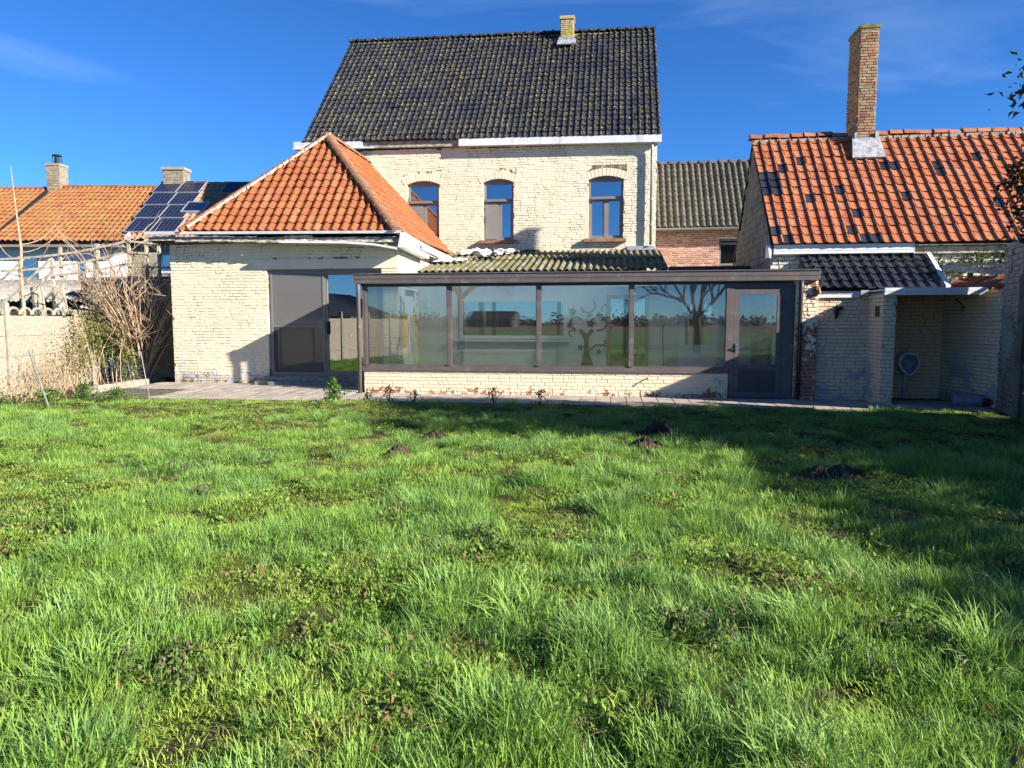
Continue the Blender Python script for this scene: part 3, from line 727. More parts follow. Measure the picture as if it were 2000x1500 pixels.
tiles(roof, BL_, EL, BL_ + V((2.505, 0, 2.65)), EL + V((2.505, 0, 2.65)), 25, 14, P_s, TILE_ORANGE, 0, clip=[(EL, -hl)], jit=1.)
ridge(roof, EL + V((-.06, -.06, .0)), AP + V((0, 0, .03)), 13, .10, TILE_ORANGE, name='hip_tile')
ridge(roof, ER + V((.03, -.06, .02)), AP + V((0, 0, .04)), 13, .135, HIP_TILE, name='hip_tile')
ridge(roof, AP + V((0, -.05, .03)), RB + V((0, 0, .03)), 7, .12, HIP_TILE)
m = MB()                               # mortar bedding along the left hip
for i in range(70):
    p = EL.lerp(AP, (i+.5)/70) + hl*(.12 + rng.uniform(-.015, .02)) + V((0, 0, .05)); q = EL.lerp(AP, (i+1.55)/70) + hl*.12 + V((0, 0, .05))
    m.beam(p, q, rng.uniform(.05, .09), rng.uniform(.05, .07))
m.build('hip_mortar', MORTAR_GREY, roof, kind='stuff')
# gutters and the rotten eaves board
m = MB(); m.hexa([V((-10.79, 15.31, 3.565)), V((-4.64, 15.31, 3.494)), V((-4.64, 15.35, 3.494)), V((-10.79, 15.35, 3.565))], [V((-10.79, 15.30, 3.627)), V((-4.64, 15.30, 3.551)), V((-4.64, 15.35, 3.551)), V((-10.79, 15.35, 3.627))])
m.build('gutter', WHITE, an)
for i in range(9):
    u0 = -10.74 + .67*i; u1 = u0 + .68; z = 3.41 - .02*(u0+10.4) + rng.uniform(-.02, .015); m = MB()
    m.grid(lambda s, t, u0=u0, u1=u1, z=z: V((u0 + (u1-u0)*s, 15.38 + .05*t + .03*mnoise.noise(V((s*4+u0, t*3, 1))), z + .125*t + .02*mnoise.noise(V((s*6+u0*3, t*2, 5))))), 10, 3)
    m.grid(lambda s, t, u0=u0, u1=u1, z=z: V((u0 + (u1-u0)*s, 15.40 + .30*t, z + .012*mnoise.noise(V((s*5+u0, 3, 0))))), 8, 1)
    m.build('eaves_board', WOOD_OLD, an)
m = MB(); pts = [(-7.47, 3.37), (-6.69, 3.35), (-5.92, 3.33), (-5.25, 3.28), (-4.74, 3.19)]
for (a, za), (b, zb_) in zip(pts, pts[1:]):
    m.hexa([V((a, 15.28, za-.045)), V((b, 15.28, zb_-.045)), V((b, 15.66, zb_-.045)), V((a, 15.66, za-.045))], [V((a, 15.28, za)), V((b, 15.28, zb_)), V((b, 15.66, zb_)), V((a, 15.66, za))])
m.build('loose_trim', WHITE, an)
m = MB(); m.hexa([V((-4.71, 15.33, 3.19)), V((-4.565, 15.33, 3.19)), V((-4.585, 17.57, 3.126)), V((-4.78, 17.57, 3.126))], [V((-4.64, 15.33, 3.51)), V((-4.545, 15.33, 3.51)), V((-4.565, 17.57, 3.43)), V((-4.68, 17.57, 3.43))]); m.build('side_gutter', WHITE, an)
m = MB(); n_ = 9      # open end of the side gutter hanging loose
prof = [(math.cos(math.pi + math.pi*i/n_)*.11, math.sin(math.pi + math.pi*i/n_)*.16) for i in range(n_+1)]
for s_ in (1., .93):
    pass
vs_ = [V((-4.58 + x*s_, y, 3.41 + z*s_ - .02*(y-16.6))) for y in (16.6, 19.9) for s_ in (1., .94) for x, z in prof]
k_ = n_+1
m.add(vs_, [(i, i+1, 2*k_+i+1, 2*k_+i) for i in range(n_)] + [(k_+i+1, k_+i, 3*k_+i, 3*k_+i+1) for i in range(n_)] + [(k_+i, k_+i+1, i+1, i) for i in range(n_)])
m.build('loose_gutter', WHITE, an)

# ------------------------------------------------------------------ conservatory
cs = top('conservatory', 'long glazed conservatory with brown metal frame on a low painted brick wall', 'conservatory', (-.7, 14.6, 0))
O = V((-5.25, 14.56, 0))
m = MB(); core(m, O, U, 7.56, .515, .2); m.box(-5.25, -5.05, 14.761, 15.70, 0, .515)
wall = m.build('dwarf_wall', PAINT_CONS, cs)
bricks(wall, O, U, 7.56, .515, PAINT_CONS, bl=.225, bh=.063, jit=.35, proud=.007)
bricks(wall, (-5.25, 15.70, 0), -VV, 1.14, .515, PAINT_CONS, bl=.225, bh=.063, jit=.35, proud=.007, budget=0)
m = MB(); wbox(m, O, U, -.03, 7.56, -.045, .13, .516, .61); wbox(m, O, U, -.03, 7.56, -.02, .10, .6105, .63); m.build('bottom_rail', ALU, cs)
MU = [-5.21, -3.37, -1.49, .39, 2.29]
for u in MU:
    m = MB(); m.box(u-.042, u+.042, 14.515, 14.63, .631, 2.295); m.build('mullion', ALU, cs)
m = MB(); wbox(m, O, U, -.03, 8.76, -.03, .12, 2.296, 2.346); m.build('head_rail', ALU_DARK, cs)
for a, b in zip(MU, MU[1:]):
    m = MB(); m.box(a+.043, b-.043, 14.56, 14.566, .6305, 2.2955); pn = m.build('pane', GLASS_CONS, cs)
    m = MB(); frame_rect(m, O, U, a+.043+5.25, b-.043+5.25, .631, 2.295, .014, -.022, -.006); m.build('bead', ALU, pn)
m = MB(); m.box(-5.245, -5.239, 14.66, 15.62, .63, 2.29); m.build('pane', GLASS_CONS, cs)
m = MB(); m.box(-5.28, -5.19, 14.632, 15.70, .517, .60); m.box(-5.28, -5.19, 15.62, 15.70, .601, 2.30); m.box(-5.28, -5.19, 14.632, 15.70, 2.301, 2.345); m.build('side_frame', ALU, cs)
# fascia in two boards with a shadow line, soffit and flat roof
for z0, z1, v in ((2.347, 2.437, 14.405), (2.440, 2.535, 14.398)):
    for a, b in ((-5.40, -3.62), (-3.617, 3.965)):
        m = MB(); m.box(a, b, v, v+.03, z0, z1); m.build('fascia_board', ALU, cs)
m = MB(); m.box(-5.42, 3.975, 14.38, 14.46, 2.536, 2.556); m.box(-5.40, 3.96, 14.44, 14.56, 2.349, 2.53); m.box(-5.40, -5.30, 14.561, 15.70, 2.349, 2.53); m.build('roof_edge', ALU, cs)
m = corr_sheet((-5.29, 14.57, 2.49), (3.94, 14.57, 2.49), (-5.29, 15.69, 2.50), (3.94, 15.69, 2.50), 60, .02); m.build('roof_sheet', CEIL, cs, smooth=True)
m = corr_sheet((-4.82, 15.67, 2.50), (3.94, 15.67, 2.50), (-4.82, 17.54, 2.52), (3.94, 17.54, 2.52), 57, .02); m.build('roof_sheet', CEIL, cs, smooth=True)
for v_ in (15.6, 16.6):
    m = MB(); m.box(-5.2 if v_ < 15.7 else -4.82, 3.4, v_, v_+.05, 2.36, 2.44); m.build('roof_bearer', GLOSS_DOOR, cs)
m = MB(); m.box(1.34, 3.22, 17.45, 17.50, 2.53, 2.86); m.build('upstand_board', WOOD_DARK, cs)
m = MB(); m.box(1.30, 3.3, 17.30, 17.449, 2.53, 2.60); m.build('zinc_strip', ZINC, cs)
# the door and the frame round it
m = MB(); m.box(2.332, 2.40, 14.52, 14.64, .03, 2.295); m.box(3.32, 3.53, 14.53, 14.66, .03, 2.295); m.box(2.401, 3.319, 14.53, 14.64, 2.20, 2.295); m.build('door_frame', ALU, cs)
m = MB(); frame_rect(m, O, U, 2.405+5.25, 3.315+5.25, .05, 2.195, .10, -.03, .03); wbox(m, O, U, 2.506+5.25, 3.214+5.25, -.025, .025, .60, .70)
dr = m.build('door', ALU, cs)
m = MB(); wbox(m, O, U, 2.506+5.25, 3.214+5.25, -.008, .012, .151, .599); m.build('panel', ALU_DARK, dr)
m = MB(); wbox(m, O, U, 2.506+5.25, 3.214+5.25, 0, .006, .701, 2.094); m.build('pane', GLASS_CONS, dr)
m = MB(); m.box(2.43, 2.465, 14.505, 14.529, .95, 1.12); m.tube([(2.448, 14.51, 1.06), (2.448, 14.46, 1.06), (2.58, 14.455, 1.055)], .011, 8); m.build('handle', STEEL, dr, smooth=False)
m = MB(); m.box(2.33, 3.53, 14.42, 14.64, .012, .048); m.build('threshold', ALU_DARK, cs)
m = MB(); m.box(3.55, 3.95, 14.48, 14.96, 0, 2.345); pier = m.build('pier', MORTAR_PALE, cs)
bricks(pier, (3.55, 14.48, 0), U, .40, 2.34, PAINT_PIER, bl=.205, bh=.062, jit=.6, budget=120)
bricks(pier, (3.95, 14.48, 0), VV, .14, 2.34, PAINT_PIER, bl=.205, bh=.062, jit=.6, budget=0)
for u, mt in ((3.63, ALU_DARK), (-5.31, ALU)):
    m = MB(); m.tube([(u, 14.43, 2.34), (u, 14.44, 2.2), (u, 14.44, .02)], .042, 10); dp = m.build('downpipe', mt, cs, smooth=True)
    m = MB(); m.lathe((u, 14.44, 1.42), [(.043, 0), (.052, 0), (.052, .04), (.043, .04)], 10); m.build('bracket', mt, dp)
# rooms behind the glass
m = MB(); core(m, (-5.06, 17.4, 0), U, 8.56, 2.44, .15, [(1.36, 3.92, 1.19, 2.05), (5.02, 5.86, .06, 2.10)])
m.box(3.35, 3.50, 14.70, 17.39, .06, 2.44); bw_ = m.build('inner_wall', PLASTER, cs)
m = MB(); m.box(-5.04, 3.34, 14.77, 17.39, .01, .055); m.build('inner_floor', FLOORT, cs)
m = MB(); frame_rect(m, (-5.06, 17.4, 0), U, 1.30, 3.98, 1.13, 2.11, .075, -.04, .03); iw = m.build('inner_window', GLOSS_DOOR, cs)
m = MB(); wbox(m, (-5.06, 17.4, 0), U, 1.37, 3.91, .0, .006, 1.20, 2.04); m.build('pane', GLASS_DOOR, iw)
m = MB(); wbox(m, (-5.06, 17.4, 0), U, 1.16, 4.04, -.16, -.041, 1.06, 1.11); m.build('sill', GLOSS_DOOR, iw)
m = MB(); m.box(-5.0, 3.4, 18.4, 18.45, 0, 2.6); m.build('dark_backing', DARKROOM, cs)
for s0, s1, mt in ((4.94, 5.94, WOOD_WARM),):
    m = MB(); wbox(m, (-5.06, 17.4, 0), U, s0, s0+.085, -.05, .02, .06, 2.19); wbox(m, (-5.06, 17.4, 0), U, s1-.085, s1, -.05, .02, .06, 2.19); wbox(m, (-5.06, 17.4, 0), U, s0+.085, s1-.085, -.05, .02, 2.105, 2.19)
    idr = m.build('inner_door_frame', mt, cs)
    m = MB(); wbox(m, (-5.06, 17.4, 0), U, 5.03, 5.85, .03, .036, .07, 2.10); m.build('pane', GLASS_DOOR, idr)
m = MB(); wbox(m, (-5.06, 17.4, 0), U, 6.65, 7.55, -.05, -.005, .06, 2.12); d2 = m.build('inner_door', GLOSS_DOOR, cs)
m = MB(); wbox(m, (-5.06, 17.4, 0), U, 6.80, 7.40, -.058, -.051, 1.0, 1.95); m.build('pane', GLASS_DOOR, d2)
m = MB(); m.tube([(2.42, 17.34, 1.10), (2.42, 17.28, 1.10), (2.30, 17.28, 1.10)], .012, 8); m.build('handle', STEEL, d2)
m = MB(); m.box(-4.825, -4.79, 15.90, 16.80, .06, 2.15); m.build('white_side_door', GLOSS_DOOR, cs)
# corrugated lean-to roof between the conservatory and the farmhouse
for i in range(7):
    a = -4.82 + .877*i; dz = rng.uniform(-.006, .006)
    m = corr_sheet((a, 17.33, 2.80+dz), (a+.89, 17.33, 2.80+dz), (a, 19.35, 3.235+dz), (a+.89, 19.35, 3.235+dz), 5, .03, .009, 7, 6, .004); m.build('corrugated_sheet', CORRU, cs, smooth=True)
    m = corr_sheet((a, 19.2, 3.225+dz), (a+.89, 19.2, 3.225+dz), (a, 20.98, 3.605+dz), (a+.89, 20.98, 3.605+dz), 5, .03, .009, 7, 6, .004); m.build('corrugated_sheet', CORRU, cs, smooth=True)
m = MB(); m.box(-4.82, 1.28, 17.56, 17.60, 2.45, 2.76); m.build('upstand_board', WOOD_DARK, cs)
m = MB(); m.prism([(1.24, 17.5, 2.53), (1.24, 20.9, 2.53), (1.24, 20.9, 3.53), (1.24, 17.5, 2.78)], (.05, 0, 0)); m.build('side_board', WOOD_DARK, cs)

# ------------------------------------------------------------------ red brick house behind
bh_ = top('brick_house', 'pinkish red brick house with grey roof seen between farmhouse and barn', 'house', (3.2, 26, 0))
O = V((1.0, 26.0, 0))
m = MB(); core(m, O, U, 4.4, 4.78, .3, [(2.72, 3.9, 3.0, 4.46)]); m.box(1.0, 5.4, 29.9, 30.2, 0, 4.78); m.box(1.0, 1.3, 26.29, 29.91, 0, 4.77); m.box(5.1, 5.4, 26.29, 29.91, 0, 4.77); wall = m.build('wall', MORTAR_WHITE, bh_)
bricks(wall, O + V((0, 0, 3.0)), U, 4.4, 1.76, BRICK_PINK, [(2.72, 3.9, 0, 1.46)], bl=.22, bh=.058, j=.014, proud=.006)
m = MB(); frame_rect(m, O, U, 2.72, 3.9, 3.0, 4.46, .07, .08, .15); wbox(m, O, U, 2.79, 3.83, .08, .15, 3.52, 3.60); wbox(m, O, U, 2.79, 3.83, .08, .15, 4.26, 4.32); w_ = m.build('window', GREY_FRAME, bh_)
m = MB(); wbox(m, O, U, 2.79, 3.83, .11, .116, 3.07, 4.39); m.build('pane', GLASS_DARK, w_)
m = MB(); wbox(m, O, U, 2.5, 4.2, .9, .95, 2.8, 4.7); m.build('dark_backing', DARKROOM, w_)
m = MB(); slab(m, (1.0, 25.75, 4.80), (5.4, 25.75, 4.80), (5.4, 28.0, 7.42), (1.0, 28.0, 7.42), .05); slab(m, (5.4, 30.3, 4.80), (1.0, 30.3, 4.80), (1.0, 28.001, 7.42), (5.4, 28.001, 7.42), .05)
roof = m.build('roof', WOOD_DARK, bh_)
def P_deep(x): return .075*max(0, math.sin((x-.30)/.70*math.pi))**.7 if x > .30 else 0.
tiles(roof, (1.0, 25.68, 4.82), (5.4, 25.68, 4.82), (1.0, 28.0, 7.50), (5.4, 28.0, 7.50), 20, 13, P_deep, TILE_GREY, 300, seg=8, jit=.8)
ridge(roof, (1.0, 28, 7.50), (5.4, 28, 7.50), 12, .13, TILE_GREY, knob=.25)
m = MB()
n_ = 8; prof = [(math.cos(math.pi + math.pi*i/n_)*.07, math.sin(math.pi + math.pi*i/n_)*.075) for i in range(n_+1)]
m.add([V((u, 25.62 + x, 4.80 + z)) for u in (1.0, 5.4) for x, z in prof], [(i, i+1, n_+1+i+1, n_+1+i) for i in range(n_)]); m.build('gutter', ZINC, bh_, smooth=True)

# ------------------------------------------------------------------ barn with the red roof and the tall stack
bn = top('barn', 'old whitewashed barn with red tiled roof patched with black tiles', 'barn', (6.5, 15.6, 0))
O = V((3.27, 15.52, 0))
m = MB(); core(m, O, U, 8.0, 3.08, .35); m.box(3.27, 3.6, 15.871, 19.9, 0, 3.08); m.prism([(3.27, 15.6, 3.081), (3.27, 19.8, 3.081), (3.27, 17.7, 5.65)], (.33, 0, 0)); m.box(3.27, 11.27, 19.901, 20.2, 0, 3.08)
wall = m.build('wall', MORTAR_GREY, bn)
bricks(wall, O + V((0, 0, 2.1)), U, 8.0, .97, PAINT_BARN, bl=.23, bh=.07, j=.02, proud=.018, jit=3., budget=200)
SHIN = m_simple('grey_brown_slate_shingle', (.19, .172, .145), .9, .15, .35, 5, .4, dirt=(.27, .25, .20), dirt_scale=1.5)
bricks(wall, (3.26, 19.9, 2.2), -VV, 4.3, 3.5, SHIN, bl=.34, bh=.15, j=.004, proud=.014, jit=1.6, budget=300,
       inside=lambda s, z: z + 2.2 < 3.12 + (2.55 - abs(s - 2.2)*1.22), name='shingle', rest_name='shingles')
m = MB(); slab(m, (3.25, 15.42, 3.10), (11.3, 15.42, 3.10), (11.3, 17.7, 5.76), (3.22, 17.7, 5.76), .05); slab(m, (11.3, 20.1, 3.10), (3.25, 20.1, 3.10), (3.22, 17.701, 5.76), (11.3, 17.701, 5.76), .05)
roof = m.build('roof', WOOD_DARK, bn)
blk = [(0,6),(1,6),(0,7),(1,7),(0,8),(1,8),(2,9),(4,10),(4,5),(7,6),(8,3),(7,1),(0,1),(1,0),(8,0),(9,0),(12,9),(13,9),(13,5),(17,8),(17,9),(21,10),(21,4)]
tiles(roof, (3.27, 15.34, 3.14), (11.2, 15.34, 3.14), (3.20, 17.7, 5.84), (11.2, 17.7, 5.80), 37, 14, P_pan, TILE_RED, 300, seg=9, jit=1.8, special={b: TILE_BLACK2 for b in blk},
      skip=lambda c, r_: r_ >= 13 and c in (10, 11))
ridge(roof, (3.20, 17.7, 5.84), (5.3, 17.7, 5.84), 7, .12, TILE_RED, jit=3); ridge(roof, (5.95, 17.7, 5.84), (11.2, 17.7, 5.80), 17, .12, TILE_RED, jit=3)
m = MB()
for i in range(46):
    u = 3.25 + .17*i
    if not 5.3 < u < 5.95: m.box(u, u + rng.uniform(.1, .17), 17.56, 17.60, 5.70 + rng.uniform(-.01, .01), 5.77)
m.build('ridge_mortar', MORTAR_GREY, roof, kind='stuff')
ch = chimney(bn, 5.44, 5.82, 17.36, 18.10, 5.2, 8.08, BRICK_STACK, MORTAR_GREY, bl=.19, bh=.052)
m = MB(); m.box(5.41, 5.85, 17.33, 18.13, 8.08, 8.14); m.grid(lambda s, t: V((5.41 + .44*s, 17.33 + .8*t, 8.142 + .09*max(0, mnoise.noise(V((s*5, t*7, 2))) + .35)*(1 - abs(2*s-1)**4)*(1 - abs(2*t-1)**4))), 12, 14); m.build('mossy_cap', m_simple('yellow_green_moss', (.22, .19, .05), .95, .1, .5, 12, .8), ch)
m = MB(); m.prism([(5.34, 17.36, 5.66), (5.92, 17.36, 5.66), (5.98, 17.05, 5.16), (5.27, 17.05, 5.16)], (0, -.035, .03)); m.box(5.38, 5.435, 17.3, 17.8, 5.45, 5.80); m.box(5.825, 5.90, 17.3, 17.8, 5.45, 5.80); m.build('flashing', LEAD, ch)
m = MB()
for k_ in range(3): m.box(3.30, 6.02, 15.385 - .004*k_, 15.515, 2.935 + .064*k_, 2.997 + .064*k_)
m.build('gutter', WHITE, bn)
m = MB(); m.box(6.03, 11.0, 15.44, 15.515, 2.92, 3.06); m.box(6.03, 11.0, 15.35, 15.515, 3.075, 3.10); m.build('eaves_beam', WOOD_FENCE, bn)
m = MB(); m.tube([(3.20, 15.42, 3.12), (3.2, 15.42, 2.86)], .055, 10); m.build('downpipe_stub', WHITE, bn, smooth=True)

# ------------------------------------------------------------------ outdoor urinal shelter
oh = top('outhouse', 'low open outhouse with small black tiled roof and urinal niche', 'outhouse', (5.2, 14.3, 0))
m = MB(); m.box(3.96, 4.92, 14.62, 14.9, 0, 2.04); wall = m.build('wall', MORTAR_GREY, oh)
bricks(wall, (3.96, 14.62, 0), U, .96, 2.04, PAINT_OUT, bh=.06, jit=1.5, budget=140)
m = MB(); m.box(4.92, 5.13, 13.80, 15.2, 0, 2.08); wall = m.build('pillar', MORTAR_GREY, oh)
bricks(wall, (4.92, 13.80, 0), U, .21, 2.07, PAINT_OUT, bh=.06, jit=1.5, budget=80); bricks(wall, (5.13, 13.80, 0), VV, 1.39, 2.07, PAINT_OUT, bh=.06, jit=1.5, budget=0)
bricks(wall, (4.92, 14.62, 0), -VV, .82, 2.04, PAINT_OUT, bh=.06, jit=1.5, budget=120)
m = MB(); m.box(5.131, 6.55, 15.21, 15.5, 0, 2.3); wall = m.build('niche_wall', MORTAR_GREY, oh)
bricks(wall, (5.131, 15.21, 0), U, 1.41, 2.10, PAINT_NICHE, bh=.062, jit=.8, budget=160)
d_ = V((.28, -1.72, 0)).normalized()
m = MB(); core(m, (6.53, 15.22, 0), d_, 1.74, 2.12, .28); wall = m.build('side_wall', MORTAR_GREY, oh)
bricks(wall, (6.53, 15.22, 0), d_, 1.74, 2.11, PAINT_OUT, bh=.06, jit=1.8, budget=250)
cp = MB(); cp.hexa([V((6.52, 15.2, 2.121)), V((6.80, 13.5, 2.121)), V((7.08, 13.54, 2.121)), V((6.80, 15.24, 2.121))], [V((6.52, 15.2, 2.13)), V((6.80, 13.5, 2.13)), V((7.08, 13.54, 2.32)), V((6.80, 15.24, 2.32))])
cp = cp.build('coping', MORTAR_GREY, oh)
tiles(cp, (6.42, 15.14, 2.11), (6.70, 13.46, 2.11), (6.82, 15.20, 2.37), (7.10, 13.52, 2.37), 9, 1, P_s, TILE_RED, 20, jit=2)
m = MB(); slab(m, (3.90, 14.58, 2.16), (6.22, 14.58, 2.16), (6.24, 15.48, 2.87), (3.86, 15.48, 2.87), .04); roof = m.build('roof', WOOD_DARK, oh)
tiles(roof, (3.90, 14.50, 2.185), (6.22, 14.50, 2.185), (3.82, 15.49, 2.90), (6.26, 15.49, 2.90), 12, 5, P_flatroll, TILE_BLACK2, 100, seg=8, jit=1.2, lift=.035)
m = MB(); m.hexa([V((6.23, 14.42, 2.10)), V((6.31, 14.42, 2.10)), V((6.35, 15.49, 2.84)), V((6.27, 15.49, 2.84))], [V((6.23, 14.42, 2.23)), V((6.31, 14.42, 2.23)), V((6.35, 15.49, 2.97)), V((6.27, 15.49, 2.97))]); m.build('verge_board', WHITE, oh)
m = MB()
for k_ in range(2): m.box(3.97, 4.74, 14.555 - .004*k_, 14.615, 2.015 + .062*k_, 2.075 + .062*k_)
m.build('fascia', WHITE, oh)
m = MB()
for k_ in range(2): m.box(4.90, 6.62, 13.72 - .004*k_, 13.79, 2.03 + .066*k_, 2.094 + .066*k_)
m.box(4.90, 6.62, 13.791, 15.2, 2.11, 2.14); m.build('fascia', WHITE, oh)
m = MB(); m.box(4.745, 4.895, 14.50, 14.615, 2.045, 2.15); m.build('zinc_joint', ZINC, oh)
m = MB(); m.box(3.90, 3.955, 14.40, 14.5, 2.16, 2.24); m.tube([(3.93, 14.44, 2.22), (3.96, 14.42, 2.08)], .04, 8); m.build('clay_verge_tile', TILE_RED, oh)

# things in and on the outhouse
ur = top('urinal', 'round white ceramic urinal on the ochre niche wall', 'urinal', (5.87, 15.2, 0))
m = MB(); n_ = 22; rings = []
for r_, y, dz in ((.19, 15.19, 0), (.205, 15.06, -.01), (.20, 14.99, -.02), (.185, 14.965, -.02), (.165, 14.975, -.02), (.15, 15.06, -.01), (.10, 15.13, 0), (.0, 15.15, 0)):
    ring = []
    for k_ in range(n_):
        a = 2*math.pi*k_/n_; x = math.cos(a)*r_; z = math.sin(a)*r_*1.02
        drop = max(0, -math.sin(a))**6*.06*(r_ > .14)
        ring.append(V((5.87 + x, y - drop*.5*(y < 15.1), .755 + dz + z - drop)))
    rings.append(ring)
qf = lambda n0: [(i*n_+k_, i*n_+(k_+1) % n_, (i+1)*n_+(k_+1) % n_, (i+1)*n_+k_) for i in range(n0) for k_ in range(n_)]
m.add([p for r_ in rings[:5] for p in r_], qf(4)); m.build('bowl', CERAMIC, ur, smooth=True)
m = MB(); m.add([p for r_ in rings[4:] for p in r_], qf(3)); m.build('basin', m_simple('shade_grey_basin', (.34, .34, .36), .4, .4, .2, 9), ur, smooth=True)  # darker grey puts the shade inside the bowl into the colour
m = MB(); m.tube([(5.86, 15.10, .54), (5.86, 15.14, .48), (5.85, 15.14, .0)], .028, 10); m.build('waste_pipe', CERAMIC, ur, smooth=True)
m = MB(); m.tube([(5.87, 15.19, 1.0), (5.87, 15.12, 1.0), (5.87, 15.12, .94)], .014, 8); m.build('inlet', STEEL, ur, smooth=True)
m = MB(); m.tube([(4.33, 14.61, 1.80), (4.32, 14.55, 1.79), (4.31, 14.48, 1.82)], [.035, .03, .02], 8); m.tube([(4.33, 14.56, 1.79), (4.37, 14.53, 1.80), (4.43, 14.52, 1.82)], [.03, .028, .035], 8); m.tube([(4.32, 14.57, 1.80), (4.33, 14.55, 1.70), (4.32, 14.56, 1.60)], [.05, .045, .015], 8)
o = m.build('wall_bracket', BLACK); setprops(o, 'dark iron bracket on the outhouse wall beside the pier', 'bracket')
m = MB(); m.tube([(6.58, 14.85, 2.0), (6.60, 14.7, 1.92), (6.615, 14.6, 1.87)], .012, 6); m.tube([V((6.60, 14.56 + .05*math.cos(a), 1.80 + .05*math.sin(a))) for a in [2*math.pi*i/14 for i in range(15)]], .008, 6)
o = m.build('wall_hook', RUST); setprops(o, 'thin rusty hook with a ring on the outhouse side wall', 'hook')
m = MB(); 
for i in range(5): m.tube([(4.90, 13.95 + .05*i, 1.64), (4.895, 13.95 + .05*i, 1.84)], .006, 5)
for i in range(4): m.tube([(4.898, 13.95, 1.66 + .05*i), (4.898, 14.15, 1.66 + .05*i)], .005, 5)
o = m.build('wire_rack', BLACK); setprops(o, 'small dark wire rack on the outhouse pillar', 'rack')
gb = top('gas_bottle', 'grey blue canister lying on its side by the outhouse wall', 'canister', (6.45, 13.75, 0))
d_ = V((.9, -.35, 0)).normalized()
m = MB(); m.lathe(V((6.18, 13.86, .125)), [(0, 0), (.05, .0), (.095, .02), (.115, .07), (.115, .42), (.10, .47), (.05, .50), (0, .5)], 18, d_); m.build('body', m_simple('grey_blue_paint', (.16, .19, .25), .5, .4, .3, 8), gb, smooth=True)
m = MB(); m.lathe(V((6.18, 13.86, .125)) + d_*.50, [(.06, 0), (.06, .09), (.05, .09), (.05, 0)], 14, d_); m.build('collar', BLACK, gb)
m = MB(); m.beam((6.55, 13.86, .04), (7.0, 13.66, .06), .14, .07); o = m.build('timber_offcut', WOOD_DARK); setprops(o, 'dark timber offcut on the ground beside the canister', 'timber')
# white wall box and stub pipe on the dwarf wall
m = MB(); m.box(2.02, 2.12, 14.46, 14.55, .27, .40); m.box(2.025, 2.115, 14.45, 14.46, .275, .395); o = m.build('socket_box', m_simple('grey_white_plastic', (.55, .56, .54), .5)); setprops(o, 'small grey white socket box on the dwarf wall near the door', 'box')
m = MB(); m.tube([(.74, 14.55, .41), (.74, 14.48, .40), (.735, 14.44, .37)], .014, 8); o = m.build('water_tap', STEEL); setprops(o, 'small outside tap on the low painted wall', 'tap')

# ------------------------------------------------------------------ things inside the conservatory
ra = top('radiator', 'white panel radiator under the inner window of the conservatory', 'radiator', (-2.5, 17.3, .06))
m = MB(); m.box(-3.66, -1.36, 17.30, 17.36, .25, .86)
pa_ = m.build('panel', RADI, ra)
for i in range(46):
    q = MB(); u = -3.63 + .049*i; q.box(u, u+.03, 17.286, 17.299, .29, .82); q.build('rib', RADI, pa_)
m = MB(); m.tube([(-3.72, 17.33, .06), (-3.72, 17.33, .80), (-3.66, 17.33, .80)], .014, 8); m.build('feed_pipe', STEEL, ra)
# painted tree on the inner wall, raised like a foam wall sticker
st_ = top('wall_sticker', 'brown curly tree wall sticker with green leaves inside the conservatory', 'wall sticker', (-.55, 17.385, .3))
SB = m_simple('brown_sticker', (.10, .05, .03), .6); SG = m_simple('green_sticker', (.03, .12, .06), .6)
def curl(m, pts, w):
    n = len(pts)
    for i in range(n-1):
        a, b = V((pts[i][0], 17.389, pts[i][1])), V((pts[i+1][0], 17.389, pts[i+1][1])); wa = w[0] + (w[1]-w[0])*i/(n-1)
        m.beam(a, b, wa, .006, (0, 1, 0))
m = MB(); m.prism([(-.86, 17.386, .12), (-.34, 17.386, .12), (-.42, 17.386, .45), (-.52, 17.386, .75), (-.56, 17.386, 1.15), (-.42, 17.386, 1.33), (-.50, 17.386, 1.38), (-.60, 17.386, 1.25), (-.74, 17.386, 1.38), (-.80, 17.386, 1.33), (-.66, 17.386, 1.12), (-.67, 17.386, .8), (-.75, 17.386, .45)][::-1], (0, -.006, 0)); m.build('trunk', SB, st_)
for cx, cz, r0, t0, t1, w in ((-.30, 1.55, .22, -1.9, 2.8, .05), (-.85, 1.53, .17, 4.6, .4, .05), (-.95, 1.25, .10, .6, 4.9, .035), (-.55, 1.95, .2, 3.4, 7.2, .04), (-.15, 1.85, .13, -1., 4., .03)):
    m = MB(); n = 14; curl(m, [(cx + r0*math.cos(t0 + (t1-t0)*i/n)*(1-.3*i/n), cz + r0*math.sin(t0 + (t1-t0)*i/n)*(1-.3*i/n)) for i in range(n+1)], (w, w*.5)); m.build('branch', SB, st_)
m = MB(); curl(m, [(-.52, .85), (-.38, .98), (-.2, .98), (-.05, .90)], (.04, .02)); m.build('branch', SB, st_)
for x, z, s_ in ((-.5, 1.5, .13), (-1.05, 1.45, .10), (-.05, 1.38, .10), (-.75, .92, .10), (-.12, 1.05, .11), (-.3, .82, .09), (-.95, 1.8, .12), (-.55, 1.72, .09), (-.2, 1.62, .08)):
    m = MB(); pts = []
    for i in range(10):
        a = 2*math.pi*i/10 + rng.uniform(0, .2); r_ = s_*(1 if i % 2 == 0 else .45); pts.append((x + math.cos(a)*r_, 17.3905, z + math.sin(a)*r_))
    m.prism(pts, (0, -.005, 0)); m.build('leaf', SG, st_)
